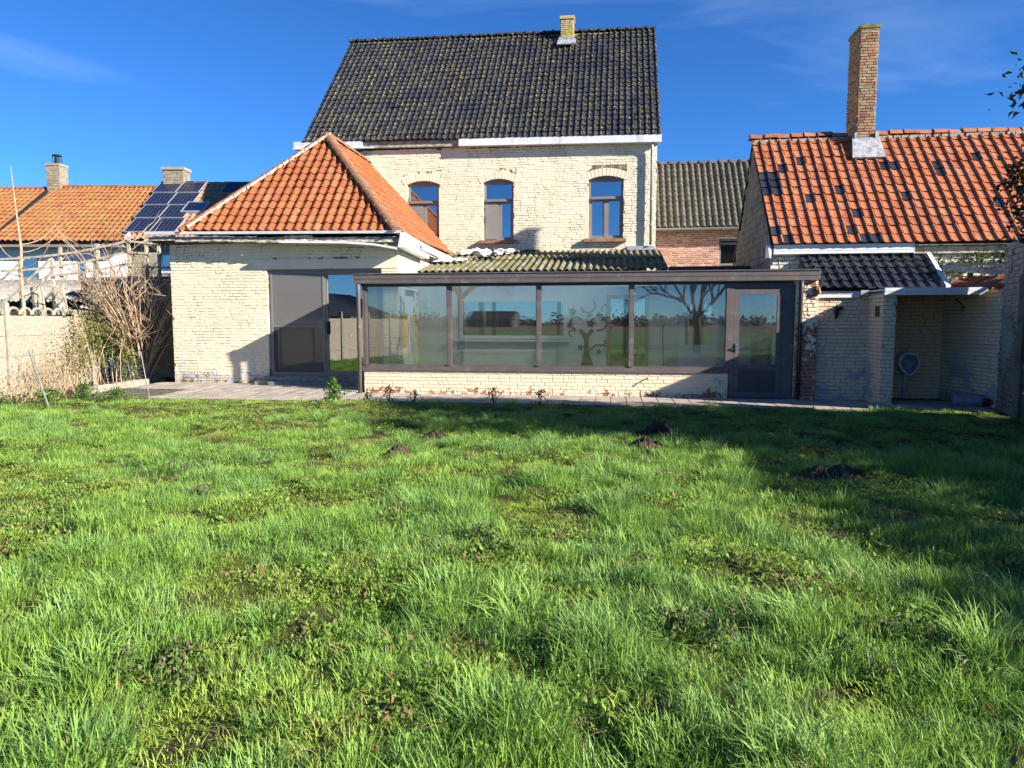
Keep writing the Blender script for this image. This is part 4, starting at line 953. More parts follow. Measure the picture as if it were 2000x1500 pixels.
m = MB(); m.tube([(-4.72, 15.8, 2.0), (-4.72, 15.8, 1.75)], .02, 6); m.tube([(-4.72, 15.8, 1.78), (-4.72, 15.8, 1.65), (-4.71, 15.79, 1.2), (-4.71, 15.79, .95)], [.03, .075, .085, .05], 8); o = m.build('yellow_umbrella', YELLOW); setprops(o, 'furled mustard yellow umbrella hanging in the left of the conservatory', 'umbrella')
m = MB(); m.box(-4.6, -4.48, 17.36, 17.39, 1.9, 2.05); o = m.build('thermostat', GLOSS_DOOR); setprops(o, 'small white thermostat box on the conservatory inner wall', 'thermostat')
m = MB(); m.tube([(1.25, 17.2, .06), (1.21, 17.3, 1.45)], .014, 6); m.box(1.12, 1.38, 17.12, 17.24, .06, .10); o = m.build('broom', WOOD_DARK); setprops(o, 'dark broom leaning on the inner conservatory wall', 'broom')

# torn plastic lying on the corrugated roof
def crumple(name, label, c, sx, sy, h, seed, mat, rot=0.):
    m = MB(); c = V(c); cr, sr = math.cos(rot), math.sin(rot)
    def fn(s, t):
        x = (s-.5)*sx; y = (t-.5)*sy
        z = h*(.5 + .9*mnoise.noise(V((s*3.1+seed, t*2.7, seed)))) + h*.5*abs(mnoise.noise(V((s*7, t*6+seed, 3))))
        x += .12*sx*mnoise.noise(V((s*4, t*4, seed+9))); y += .2*sy*mnoise.noise(V((s*3, t*4, seed+5)))
        return c + V((x*cr - y*sr, x*sr + y*cr, z + .21*y))
    m.grid(fn, 22, 9); nf = len(m.f); nv = len(m.v); m.v += [p - V((0, 0, .006)) for p in m.v]; m.c += [0.]*nv; m.f += [tuple(i+nv for i in f)[::-1] for f in m.f[:nf]]
    o = m.build(name, mat); setprops(o, label, 'debris', 'torn plastic debris on the corrugated roof'); return o
PLA = m_simple('torn_white_plastic', (.72, .72, .70), .5, .3, .15, 6, dirt=(.35, .30, .24)); PLB = m_simple('torn_black_film', (.05, .05, .055), .5, .4, .3)
crumple('plastic_scrap', 'long white plastic strip beside the loose gutter on the corrugated roof', (-4.30, 18.7, 3.14), .9, .35, .10, 1, PLA, .1)
crumple('plastic_scrap', 'crumpled white plastic heap highest on the corrugated roof below the wall', (-3.85, 20.2, 3.46), 1.0, .4, .16, 2, PLA, .2)
crumple('plastic_scrap', 'white plastic scrap beside black film on the corrugated roof', (-3.35, 19.5, 3.32), .8, .4, .18, 3, PLA, -.4)
crumple('plastic_scrap', 'pale plastic flake at the right end of the roof debris', (-2.95, 20.3, 3.50), .6, .25, .12, 4, PLA, .3)
crumple('film_scrap', 'torn black film among white plastic on the corrugated roof', (-3.15, 19.9, 3.42), .45, .3, .16, 5, PLB, .5)
crumple('film_scrap', 'dark film strip lying under the middle window sill on the roof', (-2.5, 20.6, 3.56), .7, .12, .06, 6, PLB, .1)

# ------------------------------------------------------------------ right-hand boundary
pl_ = top('old_wall', 'tall worn whitewashed brick wall stub between outhouse wall and fence', 'wall', (6.75, 13.0, 0))
d_ = V((-.30, -1.17, 0)).normalized()
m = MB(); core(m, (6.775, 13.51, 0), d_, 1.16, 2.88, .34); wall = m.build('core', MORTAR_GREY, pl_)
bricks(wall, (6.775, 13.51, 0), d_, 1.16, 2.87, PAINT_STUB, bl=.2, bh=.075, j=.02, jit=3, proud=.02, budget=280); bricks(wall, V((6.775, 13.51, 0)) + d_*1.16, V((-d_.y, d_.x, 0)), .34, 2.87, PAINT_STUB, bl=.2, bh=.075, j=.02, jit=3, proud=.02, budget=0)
DARKC = m_simple('shade_dark_concrete', (.13, .12, .10), .9, .15, .35, 5, .5, dirt=(.05, .055, .03))  # the fence stands in shade; that darkness is put into the base colour
fe = top('concrete_fence', 'dark concrete panel fence along the right edge of the lawn', 'fence', (8.0, 5, 0), False)
ys = [10.98, 9.0, 7.0, 5.0, 3.0, 1.0, -1.0, -3.0, -5.0]; xs = [7.93 + .02*i for i in range(9)]
for x, y in zip(xs, ys):
    m = MB(); m.hexa([V((x-.075, y-.075, -.1)), V((x+.075, y-.075, -.1)), V((x+.075, y+.075, -.1)), V((x-.075, y+.075, -.1))], [V((x-.06, y-.06, 2.28)), V((x+.06, y-.06, 2.28)), V((x+.06, y+.06, 2.28)), V((x-.06, y+.06, 2.28))]); m.build('post', DARKC, fe)
for (x0, y0), (x1, y1) in zip(zip(xs, ys), zip(xs[1:], ys[1:])):
    for k_ in range(5):
        a, b = V((x0, y0, .0)), V((x1, y1, .0)); d = (b-a).normalized(); a += d*.085; b -= d*.085; q = MB(); z = .02 + .43*k_
        q.beam(a + V((0, 0, z + .21)), b + V((0, 0, z + .21)), .04, .42); q.build('panel', DARKC, fe)
# slatted timber lean-to behind the side wall
sl = top('timber_lean_to', 'dark slatted timber lean-to roof behind the outhouse side wall', 'lean-to', (7.2, 14.6, 0))
m = MB(); m.beam((6.30, 14.75, 2.58), (7.30, 13.95, 2.42), .05, .12); m.build('beam', WOOD_OLD, sl)
for i in range(5):
    m = MB(); k_ = i*.16; m.beam((6.42 + k_*.4, 14.80 + k_, 2.66 + k_*.10), (7.5 + k_*.4, 14.0 + k_, 2.52 + k_*.12), .10, .025); m.build('slat', WOOD_OLD, sl)
for u, v in ((7.45, 14.1), (6.95, 15.1)):
    m = MB(); m.box(u-.04, u+.04, v-.04, v+.04, 0, 2.5); m.build('post', WOOD_DARK, sl)

# ------------------------------------------------------------------ neighbours on the left
NBW = m_simple('bright_white_render', (.68, .70, .74), .8, .2, .05, 2)
def px_window(part, x0, x1, y, z0, z1, fm=TAUPE):
    m = MB(); frame_rect(m, (0, y, 0), U, x0, x1, z0, z1, .06, -.02, .05); w_ = m.build('window', fm, part)
    m = MB(); wbox(m, (0, y, 0), U, x0+.05, x1-.05, .0, .006, z0+.05, z1-.05); m.build('pane', GLASS_DARK, w_)
    m = MB(); wbox(m, (0, y, 0), U, x0-.05, x1+.05, -.07, .02, z0-.06, z0-.002); m.build('sill', BLUESTONE, w_)
h1 = top('neighbour_house', 'white rendered house with a long orange tiled roof beyond the trellis', 'house', (-15.2, 24.2, 0), False)
hh = (('a', -17.35, -12.95),)
wins = [(-16.75, -16.05, 3.0, 3.75), (-14.75, -14.45, 2.9, 3.6), (-14.25, -13.95, 2.9, 3.6)]
m = MB(); core(m, (-17.35, 24.2, 0), U, 4.4, 4.1, .3, [(a+17.35, b+17.35, c, d) for a, b, c, d in wins]); m.box(-17.35, -12.95, 30.5, 30.8, 0, 4.1); m.prism([(-13.25, 24.5, 0), (-13.25, 30.5, 0), (-13.25, 30.5, 4.2), (-13.25, 27.5, 6.4), (-13.25, 24.5, 4.2)], (.3, 0, 0)); m.build('wall', NBW, h1)
for a, b, c, d in wins: px_window(h1, a, b, 24.26, c, d)
m = MB(); m.box(-17.3, -13, 25.3, 25.35, 2, 4.1); m.build('dark_backing', DARKROOM, h1)
m = MB(); m.box(-17.3, -12.95, 23.75, 24.19, 4.02, 4.10); m.build('soffit', TAUPE, h1)
m = MB(); slab(m, (-17.35, 23.85, 4.18), (-12.85, 23.85, 4.18), (-13.25, 27.5, 6.60), (-17.35, 27.5, 6.60), .05); slab(m, (-12.9, 31, 4.2), (-17.35, 31, 4.2), (-17.35, 27.501, 6.60), (-13.25, 27.501, 6.60), .05); roof = m.build('roof', WOOD_DARK, h1)
tiles(roof, (-17.35, 23.78, 4.22), (-12.86, 23.78, 4.22), (-17.35, 27.5, 6.66), (-13.28, 27.5, 6.66), 23, 15, P_s, TILE_NB, 0, seg=6, jit=1.)
ridge(roof, (-17.35, 27.5, 6.66), (-13.28, 27.5, 6.66), 12, .12, TILE_NB)
m = MB(); m.beam((-12.80, 23.75, 4.26), (-13.24, 27.5, 6.70), .10, .10); m.build('verge', WHITE, roof)
ch = chimney(h1, -17.60, -17.10, 27.3, 27.8, 6.2, 7.42, BRICK_OLD, MORTAR_GREY, bl=.16, bh=.05, budget=60)
m = MB(); m.box(-17.63, -17.07, 27.27, 27.83, 7.42, 7.50); m.build('cap', BRICK_OLD, ch)
m = MB(); m.tube([(-17.32, 27.55, 7.50), (-17.32, 27.55, 7.78)], .09, 10)
for k_ in range(4): m.tube([(-17.32 + .13*math.cos(k_*1.57+.4), 27.55 + .13*math.sin(k_*1.57+.4), 7.52), (-17.32 + .15*math.cos(k_*1.57+.4), 27.55 + .15*math.sin(k_*1.57+.4), 7.86)], .014, 5)
m.lathe((-17.32, 27.55, 7.84), [(.0, .05), (.10, .04), (.17, .0), (.17, -.015), (0, .02)], 12); m.build('cowl', BLACK, ch)
h0 = top('neighbour_house', 'leftmost orange roofed house at the edge of the picture', 'house', (-20, 24.2, 0), False)
m = MB(); m.box(-24, -17.37, 24.2, 24.5, 0, 4.05); m.box(-24, -17.37, 30.5, 30.8, 0, 4.05); m.box(-24, -23.7, 24.49, 30.51, 0, 4.04); m.box(-17.67, -17.37, 24.49, 30.51, 0, 4.04); m.build('wall', NBW, h0)
m = MB(); slab(m, (-24, 23.85, 4.12), (-17.42, 23.85, 4.12), (-17.62, 27.5, 6.54), (-24, 27.5, 6.54), .05); slab(m, (-17.5, 31, 4.12), (-24, 31, 4.12), (-24, 27.501, 6.54), (-17.6, 27.501, 6.54), .05); roof = m.build('roof', WOOD_DARK, h0)
tiles(roof, (-24, 23.78, 4.16), (-17.50, 23.78, 4.16), (-24, 27.5, 6.60), (-17.70, 27.5, 6.60), 32, 15, P_s, TILE_NB, 0, seg=6, jit=1.)
ridge(roof, (-24, 27.5, 6.60), (-17.70, 27.5, 6.60), 17, .12, TILE_NB)
m = MB(); m.beam((-17.42, 23.75, 4.16), (-17.63, 27.5, 6.60), .12, .07); m.build('verge', BLACK, roof)
h2 = top('neighbour_house', 'grey brick house with pinkish roof and solar panels behind the annex', 'house', (-10.8, 24.2, 0), False)
m = MB(); core(m, (-12.94, 24.25, 0), U, 6.5, 4.2, .3, [(.9, 1.5, 3.2, 3.85)]); m.box(-12.94, -6.4, 30.5, 30.8, 0, 4.2); m.box(-12.94, -12.64, 24.54, 30.51, 0, 4.19); m.box(-6.74, -6.44, 24.54, 30.51, 0, 4.19); wall = m.build('wall', MORTAR_GREY, h2)
bricks(wall, (-12.94, 24.25, 2.2), U, 4.5, 2.0, BRICK_OLD, [(.9, 1.5, 1.0, 1.65)], budget=100)
px_window(h2, -12.04, -11.44, 24.3, 3.2, 3.85, WHITE)
m = MB(); slab(m, (-12.82, 23.85, 4.24), (-6.4, 23.85, 4.24), (-6.4, 27.5, 6.72), (-13.22, 27.5, 6.72), .05); slab(m, (-6.4, 31, 4.24), (-12.82, 31, 4.24), (-13.22, 27.501, 6.72), (-6.4, 27.501, 6.72), .05); roof = m.build('roof', WOOD_DARK, h2)
e0, e1, r0, r1 = V((-12.76, 23.78, 4.28)), V((-6.4, 23.78, 4.28)), V((-13.18, 27.5, 6.78)), V((-6.4, 27.5, 6.78))
tiles(roof, e0, e1, r0, r1, 32, 14, P_s, TILE_PINK, 0, seg=6, jit=.6)
ridge(roof, r0, r1, 18, .12, TILE_PINK)
ch = chimney(h2, -13.20, -12.42, 27.3, 27.85, 6.3, 7.26, BRICK_OLD, MORTAR_GREY, bl=.17, bh=.05, budget=60)
m = MB(); m.box(-13.25, -12.37, 27.25, 27.9, 7.26, 7.36); m.build('cap', BRICK_OLD, ch)
k = NT('solar_cells', .2, .18)
tcn = k.n.new('ShaderNodeTexCoord'); bt = k.n.new('ShaderNodeTexBrick'); bt.offset = 0; k.L(tcn.outputs['Object'], bt.inputs['Vector'])
bt.inputs['Scale'].default_value = 1; bt.inputs['Brick Width'].default_value = .138; bt.inputs['Row Height'].default_value = .135; bt.inputs['Mortar Size'].default_value = .004
bt.inputs['Color1'].default_value = (.006, .009, .028, 1); bt.inputs['Color2'].default_value = (.008, .012, .034, 1); bt.inputs['Mortar'].default_value = (.10, .12, .16, 1)
k.color(bt.outputs[0]); CELLS = k.m
def on_roof(s, t):      # point on the pinkish roof
    return e0.lerp(e1, s).lerp(r0.lerp(r1, s), t)
nrm = (e1-e0).cross(r0-e0).normalized()
def solar(label, x, t, w, l, grp='solar panels on the pinkish roof'):
    c = V((x, 23.78 + 3.72*t, 4.28 + 2.5*t)) + nrm*.085; y = V((0, 3.72, 2.5)).normalized()
    p = bpy.data.objects.new('solar_panel', None); col.objects.link(p); p.location = c; p.rotation_euler = Matrix((U, y, nrm)).transposed().to_euler(); ABS[p] = V((0, 0, 0)); ROT[p] = False; setprops(p, label, 'solar panel', grp)
    q = MB(); q.box(-w/2, w/2, -l/2, l/2, -.02, .0); q.build('cells', CELLS, p)
    q = MB(); a = .009
    for s_ in (-1, 1): q.box(s_*w/2-a, s_*w/2+a, -l/2-a, l/2+a, -.03, .008); q.box(-w/2+a, w/2-a, s_*l/2-a, s_*l/2+a, -.03, .008)
    q.build('frame', ZINC, p)
rown = ('top', 'second', 'third', 'lowest')
for i in range(4):
    for j_ in range(2):
        solar('dark solar panel in the %s row, %s column, on the pinkish roof' % (rown[i], ('left', 'right')[j_]), -12.60 + .87*j_ - .10*(3-i), .90 - .235*i, .84, 1.0)
for j_ in range(2): solar('dark solar panel near the ridge %s' % ('beside the orange hip', 'partly behind the orange hip')[j_], -10.35 + .87*j_, .88, .84, 1.0)
m = MB(); c = V((-11.25, 23.78 + 3.72*.50, 4.28 + 2.5*.50)); sw = V((.40, 0, 0)); sl_ = V((0, 3.72, 2.5)).normalized()*.42
slab(m, c - sw - sl_ + nrm*.12, c + sw - sl_ + nrm*.12, c + sw + sl_ + nrm*.12, c - sw + sl_ + nrm*.12, .1); sk_ = m.build('skylight', ZINC, h2)
m = MB(); sw *= .82; sl_ *= .82; slab(m, c - sw - sl_ + nrm*.125, c + sw - sl_ + nrm*.125, c + sw + sl_ + nrm*.125, c - sw + sl_ + nrm*.125, .004); m.build('pane', GLASS_UP, sk_)

# ------------------------------------------------------------------ sheds, trellis and walls on the left
SHR = m_simple('grey_corrugated_roof', (.26, .245, .22), .9, .15, .3, 6, .4, dirt=(.12, .11, .09))
sa = top('garden_shed', 'low shed with grey corrugated roof behind the pebbled wall', 'shed', (-14.5, 21, 0), False)
for i in range(4):
    a = -16.6 + 1.08*i; m = corr_sheet((a, 20.3, 2.12), (a+1.1, 20.3, 2.12), (a, 22.7, 2.86), (a+1.1, 22.7, 2.86), 7, .025, .008, 6, 2); m.build('corrugated_sheet', SHR, sa, smooth=True)
m = MB(); m.box(-16.6, -12.3, 20.55, 20.65, 0, 2.08); m.box(-16.6, -12.3, 22.5, 22.6, 0, 2.75); m.build('wall', WOOD_DARK, sa)
PLK = m_simple('mossy_plank', (.26, .25, .16), .9, .15, .3, 7, .4)
sb = top('plank_shed', 'dark open shed clad in mossy planks behind the bare shrub', 'shed', (-10.8, 21, 0), False)
for i in range(5):
    m = MB(); m.box(-12.3, -8.6, 20.60 - .008*i % .016, 20.63, 2.10 + .13*i, 2.225 + .13*i); m.build('plank', PLK, sb)
m = corr_sheet((-12.35, 20.15, 1.92), (-8.5, 20.15, 1.92), (-12.35, 20.62, 2.10), (-8.5, 20.62, 2.10), 24, .022, .008, 6, 2); m.build('canopy', SHR, sb, smooth=True)
m = MB(); slab(m, (-12.4, 20.4, 2.80), (-8.4, 20.4, 2.80), (-8.4, 23, 3.0), (-12.4, 23, 3.0), .06); m.build('roof', WOOD_DARK, sb)
m = MB(); m.box(-12.3, -8.5, 22.8, 22.9, 0, 2.7); m.box(-12.4, -12.3, 20.5, 22.9, 0, 2.7); m.build('wall', WOOD_DARK, sb)  # back wall kept dark: shade under the canopy put into the colour
for x in (-12.2, -10.4, -8.9):
    m = MB(); m.box(x-.05, x+.05, 20.64, 20.74, 0, 2.1); m.build('post', WOOD_FENCE, sb)
tb = top('storage_crate', 'pale blue grey plastic crate in the shade of the plank shed', 'crate', (-9.3, 21, 0), False)
m = MB(); m.box(-9.75, -8.95, 20.85, 21.4, 0, 1.5); m.build('body', m_simple('pale_blue_plastic', (.34, .40, .50), .5), tb); m = MB(); m.box(-9.8, -8.9, 20.82, 21.45, 1.5, 1.58); m.build('lid', m_simple('pale_grey_lid', (.45, .47, .5), .5), tb)
pf_ = top('plank_fence', 'low pale plank fence behind the bare shrub', 'fence', (-10, 19.3, 0), False)
for i in range(7):
    m = MB(); m.box(-11.1, -8.95, 19.28 + rng.uniform(-.006, .006), 19.33, .02 + .235*i, .245 + .235*i); m.build('plank', m_simple('pale_plank_%d' % i, (.40 + rng.uniform(-.05, .03), .35, .23), .9, .15, .25, 6, .4), pf_)
for x in (-11.1, -10.0, -9.05):
    m = MB(); m.box(x-.05, x+.05, 19.2, 19.275, 0, 1.75); m.build('post', WOOD_FENCE, pf_)
tr = top('trellis', 'weathered wooden trellis with sagging rails behind the pebbled wall', 'trellis', (-11.3, 19.1, 0), False)
for x, z0, z1 in ((-13.15, 1.2, 3.28), (-12.28, 1.2, 3.30), (-12.05, 1.2, 3.52), (-11.05, 1.9, 3.60), (-10.22, 1.2, 3.78), (-9.75, 2.3, 3.74), (-9.42, 2.3, 3.66)):
    m = MB(); m.hexa([V((x-.035, 19.02, z0)), V((x+.035, 19.02, z0)), V((x+.035, 19.09, z0)), V((x-.035, 19.09, z0))], [V((x-.035+.02, 19.02, z1)), V((x+.035+.02, 19.02, z1)), V((x+.035+.02, 19.09, z1)), V((x-.035+.02, 19.09, z1))]); m.build('post', WOOD_FENCE, tr)
def rail(x0, x1, z0, z1, sag, y, w=.05):
    n = 7
    for i in range(n):
        f = lambda k_: V((x0 + (x1-x0)*k_/n, y, z0 + (z1-z0)*k_/n - sag*math.sin(math.pi*k_/n)))
        yield f(i), f(i+1)
for x0, x1, z0, z1, sg in ((-13.6, -10.2, 3.20, 3.68, .10), (-10.3, -9.1, 3.70, 3.62, .03), (-13.6, -10.2, 2.88, 3.40, .10), (-10.3, -9.05, 3.40, 3.34, .02), (-12.3, -10.2, 2.76, 3.10, .05), (-10.3, -9.1, 3.05, 2.98, .02)):
    m = MB()
    for a, b in rail(x0, x1, z0, z1, sg, 19.0): m.beam(a, b, .022, .055)
    m.build('rail', WOOD_FENCE, tr)
for a, b in (((-13.7, 18.97, 2.55), (-12.9, 18.97, 3.25)), ((-13.65, 18.97, 1.95), (-12.25, 18.97, 3.20)), ((-13.2, 18.95, 1.75), (-12.15, 18.95, 2.95)), ((-12.9, 18.95, 1.7), (-11.8, 18.95, 2.75))):
    m = MB(); m.beam(a, b, .022, .06); m.build('brace', WOOD_FENCE, tr)
for x, y, h, r_, lb in ((-12.45, 18.7, 2.45, .15, 'slanting sawn tree stump behind the perforated wall top'), (-11.95, 18.8, 2.32, .17, 'thicker sawn stump with a split top behind the wall')):
    m = MB(); m.tube([(x+.12, y, 0), (x+.1, y, .9), (x+.03, y, 1.7), (x-.04, y, h)], [r_*1.3, r_*1.1, r_, r_*.93], 12); o = m.build('tree_stump', WOOD_FENCE, None, False, smooth=False); setprops(o, lb, 'stump')
# pebbled concrete wall
gw = top('garden_wall', 'pinkish pebbled concrete panel wall with perforated top on the left', 'wall', (-10.4, 15, 0), False)
wp = [(-10.62, 18.3), (-10.17, 14.24), (-10.02, 12.2), (-9.95, 10.2), (-9.9, 8.2), (-9.85, 6.2), (-9.8, 4.2), (-9.8, 2.2), (-9.8, .2), (-9.8, -1.8)]
for i, (x, y) in enumerate(wp):
    h = 1.92; m = MB(); m.hexa([V((x-.07, y-.07, -.1)), V((x+.07, y-.07, -.1)), V((x+.07, y+.07, -.1)), V((x-.07, y+.07, -.1))], [V((x-.055, y-.055, h)), V((x+.055, y-.055, h)), V((x+.055, y+.055, h)), V((x-.055, y+.055, h))])
    m.add([(x-.055, y-.055, h), (x+.055, y-.055, h), (x+.055, y+.055, h), (x-.055, y+.055, h), (x, y, h+.06)], [(0, 1, 4), (1, 2, 4), (2, 3, 4), (3, 0, 4)]); m.build('post', CONCRETE, gw)
for i, ((x0, y0), (x1, y1)) in enumerate(zip(wp, wp[1:])):
    a, b = V((x0, y0, 0)), V((x1, y1, 0)); d = (b-a).normalized(); a += d*.08; b -= d*.08
    for k_ in range(4):
        q = MB(); q.beam(a + V((0, 0, .0 + .42*k_ + .205)), b + V((0, 0, .42*k_ + .205)), .045, .412); q.build('panel', PEBBLE, gw)
    if i < 4:      # ornamental top: rings and waves
        q = MB(); L = (b-a).length; n = max(3, int(L/.42)); 
        for j_ in range(n):
            c = a.lerp(b, (j_+.5)/n); r_ = L/n*.46
            if i == 0 and j_ in (0, 1, 2): 
                q.beam(a.lerp(b, j_/n) + V((0, 0, 1.755)), a.lerp(b, (j_+1)/n) + V((0, 0, 1.755)), .05, .15); continue
            q.tube([c + d*(math.cos(t)*r_) + V((0, 0, 1.70 + math.sin(t)*.13)) for t in [math.pi*k2/8 for k2 in range(9)]], .032, 6)
        q.build('ornamental_top', CONCRETE, gw)
# bed soil and kerb stones
sheet('flower_bed', -11.2, -9.15, 12.6, 19.2, 20, 60, SOIL, lambda x, y: .05 + .07*(fbm(x*3, y*3, 5)-.5) - .1*(np.clip((x+9.3)/.2, 0, 1)))
kb = MB(); kb.beam((-9.18, 15.4, .0), (-9.0, 18.2, .0), .05, .06); kb = kb.build('kerb', CONCRETE, None, False); kb['kind'] = 'structure'
for i in range(13):
    a = V((-9.20, 15.3, .055)).lerp(V((-9.0, 18.25, .055)), i/13); b = V((-9.20, 15.3, .055)).lerp(V((-9.0, 18.25, .055)), (i+.93)/13); m = MB(); m.beam(a + V((rng.uniform(-.012, .012), 0, rng.uniform(-.012, .012))), b, .085, .17); m.build('stone', CONCRETE, kb)

# ------------------------------------------------------------------ shed on the left beside the lawn (in the window reflections)
ls = top('roadside_shed', 'long dark roofed shed left of the lawn, mirrored in the sliding door', 'shed', (-13, 5, 0), False)
m = MB(); slab(m, (-10.9, 13, 1.75), (-10.9, -3, 1.75), (-14.5, -3, 2.9), (-14.5, 13, 2.9), .08); m.build('roof', BLACK, ls)
if True:
    pass
m = MB(); m.box(-14.4, -11.0, -2.9, -2.8, 0, 1.7); m.box(-11.1, -11.0, -2.8, 12.9, 0, 1.68); m.box(-14.5, -14.4, -2.8, 12.9, 0, 2.8); m.build('wall', WOOD_DARK, ls)

# ------------------------------------------------------------------ plants
def grow(m, p, d, r, L, lev, R_, up=.15, spread=.6, nch=(2, 4), shrink=.68, seg=4, bend=.18, tips=None, nside=5, rs=.62):
    pts = [V(p)]; rad = [r]; d = V(d).normalized()
    for i in range(seg):
        d = (d + V((R_.uniform(-bend, bend), R_.uniform(-bend, bend), R_.uniform(-bend, bend) + up*.25))).normalized()
        pts.append(pts[-1] + d*(L/seg)); rad.append(r*(1 - (1-rs)*(i+1)/seg) if lev > 0 else r*(1 - .8*(i+1)/seg))
    m.tube(pts, rad, max(3, nside), caps=False)
    if lev == 0:
        if tips is not None: tips.append((pts[-1], d))
        return
    for k_ in range(R_.randint(*nch)):
        t = R_.uniform(.45, 1.) if k_ else 1.
        i = min(seg-1, int(t*seg)); q = pts[i].lerp(pts[i+1], t*seg-i) if t < 1 else pts[-1]
        ax = V((R_.gauss(0, 1), R_.gauss(0, 1), R_.gauss(0, .6))); dd = (d + ax.normalized()*spread*R_.uniform(.6, 1.3) + V((0, 0, up))).normalized()
        grow(m, q, dd, r*rs*R_.uniform(.6, .95), L*shrink*R_.uniform(.7, 1.15), lev-1, R_, up, spread, nch, shrink, seg, bend, tips, nside-1, rs)
def leafmesh(P, size, seed, aspect=.42, upbias=.3, size_var=.35, fold=.18):
    g = np.random.default_rng(seed); n = len(P); P = np.asarray(P, float)
    d = g.normal(size=(n, 3)); d[:, 2] += upbias; d /= np.linalg.norm(d, axis=1)[:, None]
    a = g.normal(size=(n, 3)); x = np.cross(d, a); x /= np.linalg.norm(x, axis=1)[:, None]; nn = np.cross(x, d)
    s = size*(1 + g.uniform(-size_var, size_var, n))[:, None]
    b = P; tip = P + d*s; ml = P + d*s*.45 + x*s*aspect*.5 + nn*s*fold; mr = P + d*s*.45 - x*s*aspect*.5 + nn*s*fold
    v = np.stack([b, ml, tip, mr], 1).reshape(-1, 3); i = np.arange(n)*4
    f = np.concatenate([np.stack([i, i+1, i+2], 1), np.stack([i, i+2, i+3], 1)]); t = np.repeat(g.uniform(.001, .999, n), 4)
    return v, f, t
def leaves(name, P, size, mat, parent, seed, **kw):
    v, f, t = leafmesh(P, size, seed, **kw); c = V(v.mean(0)); me = arr_mesh(name, v - np.array(c), f, mat, False, t)
    o = bpy.data.objects.new(name, me); place(o, c, parent); return o
L_EVER = m_leaf('evergreen_leaf', (.018, .035, .010), (.05, .085, .02), .35, .25, dry=((.16, .10, .03), 1.5, .50))
L_BUSH = m_leaf('rose_leaf', (.07, .10, .02), (.22, .24, .05), .5, .35)
L_IVY = m_leaf('ivy_leaf', (.03, .06, .015), (.10, .15, .03), .4, .25)
L_DOCK = m_leaf('dock_leaf', (.06, .13, .02), (.11, .20, .04), .5, .4)
def evergreen(base, cz, rx, rz, label, seed, nclump=95, per=95):
    R_ = random.Random(seed); g = np.random.default_rng(seed); b = V(base)
    t = top('evergreen_tree', label, 'tree', b, False, 'evergreen trees beyond the right-hand fence')
    m = MB(); m.tube([b, b + V((.05, .03, 1.2)), b + V((-.05, .0, cz-.6)), b + V((0, .05, cz+rz*.6))], [.13, .11, .08, .03], 8)
    for k_ in range(14):
        a = R_.uniform(0, 6.28); z = R_.uniform(cz-rz*.9, cz+rz*.3); grow(m, b + V((0, 0, z)), (math.cos(a), math.sin(a), .4), .035, rx*.75, 1, R_, .2)
    m.build('trunk', BARK, t)
    cl = []
    while len(cl) < nclump:
        p = g.uniform(-1, 1, 3); q = np.linalg.norm(p)
        if .35 < q < 1 and g.random() < .35 + .65*q: cl.append(np.array(b) + np.array([p[0]*rx, p[1]*rx, cz + p[2]*rz]))
    m = MB()
    for c in cl:
        c = V(c); zt = max(1.2, c.z - .35 - .35*math.hypot(c.x-b.x, c.y-b.y)); m.tube([b + V((0, 0, zt)), (b + V((0, 0, zt))).lerp(c, .5) + V((0, 0, .08)), c], [.022, .014, .005], 4, False)
    m.build('branches', BARK, t)
    P = np.concatenate([c + np.clip(g.normal(size=(per, 3)), -1.9, 1.9)*np.array([.20, .20, .18])*g.uniform(.6, 1.2) for c in cl])
    leaves('crown', P, .095, L_EVER, t, seed, aspect=.42, upbias=-.3)
    return t
evergreen((7.65, 8.2, 0), 3.55, 1.6, 1.65, 'dark evergreen tree reaching into the picture above the barn roof', 3, 170, 210)
evergreen((9.1, 5.7, 0), 4.4, 1.45, 1.4, 'dark evergreen tree out beyond the fence that shades the lawn', 5, 52, 100)
hd = top('hedge', 'tall dark evergreen hedge behind the concrete fence on the right', 'hedge', (8.55, 3, 0), False)
g = np.random.default_rng(66); n = 22000; yy = g.uniform(-4.5, 10.2, n); hz = 3.1 + .35*(fbm(yy*.9, yy*0, 8) - .4) + .2*(fbm(yy*3, yy*0, 18) - .5)
leaves('foliage', np.stack([g.normal(8.5, .16, n), yy, hz - np.abs(g.normal(0, .6, n))], 1), .10, L_EVER, hd, 66)
m = MB()
for i in range(24): grow(m, (8.5, -4.2 + .6*i, 0), (0, 0, 1), .03, 1.3, 1, random.Random(i), .3)
m.build('stems', BARK, hd)
def bare_tree(base, label, seed, h, r, fork, group='bare trees behind the lawn', lev=4, spread=.75):
    R_ = random.Random(seed); b = V(base); t = top('bare_tree', label, 'tree', b, False, group)
    m = MB(); m.tube([b - V((0, 0, .1)), b + V((.05, 0, fork*.5)), b + V((0, .05, fork))], [r*1.3, r, r*.9], 9); m.build('trunk', BARK, t, smooth=True)
    m = MB()
    for k_ in range(5):
        a = k_*1.26 + R_.uniform(-.3, .3); grow(m, b + V((0, .05, fork-.05)), (math.cos(a)*.8, math.sin(a)*.8, 1), r*.55, h*.30, lev, R_, .14, spread, (3, 5), .74, 4, .24, None, 5, .74)
    m.build('crown', BARK, t)
bare_tree((3.2, -7.4, 0), 'spreading bare tree behind the lawn mirrored near the conservatory door', 11, 7.5, .17, 1.75)
bare_tree((-8.1, -4.4, 0), 'gnarled bare tree mirrored in the second conservatory pane', 12, 6.0, .20, 2.7, spread=.95)
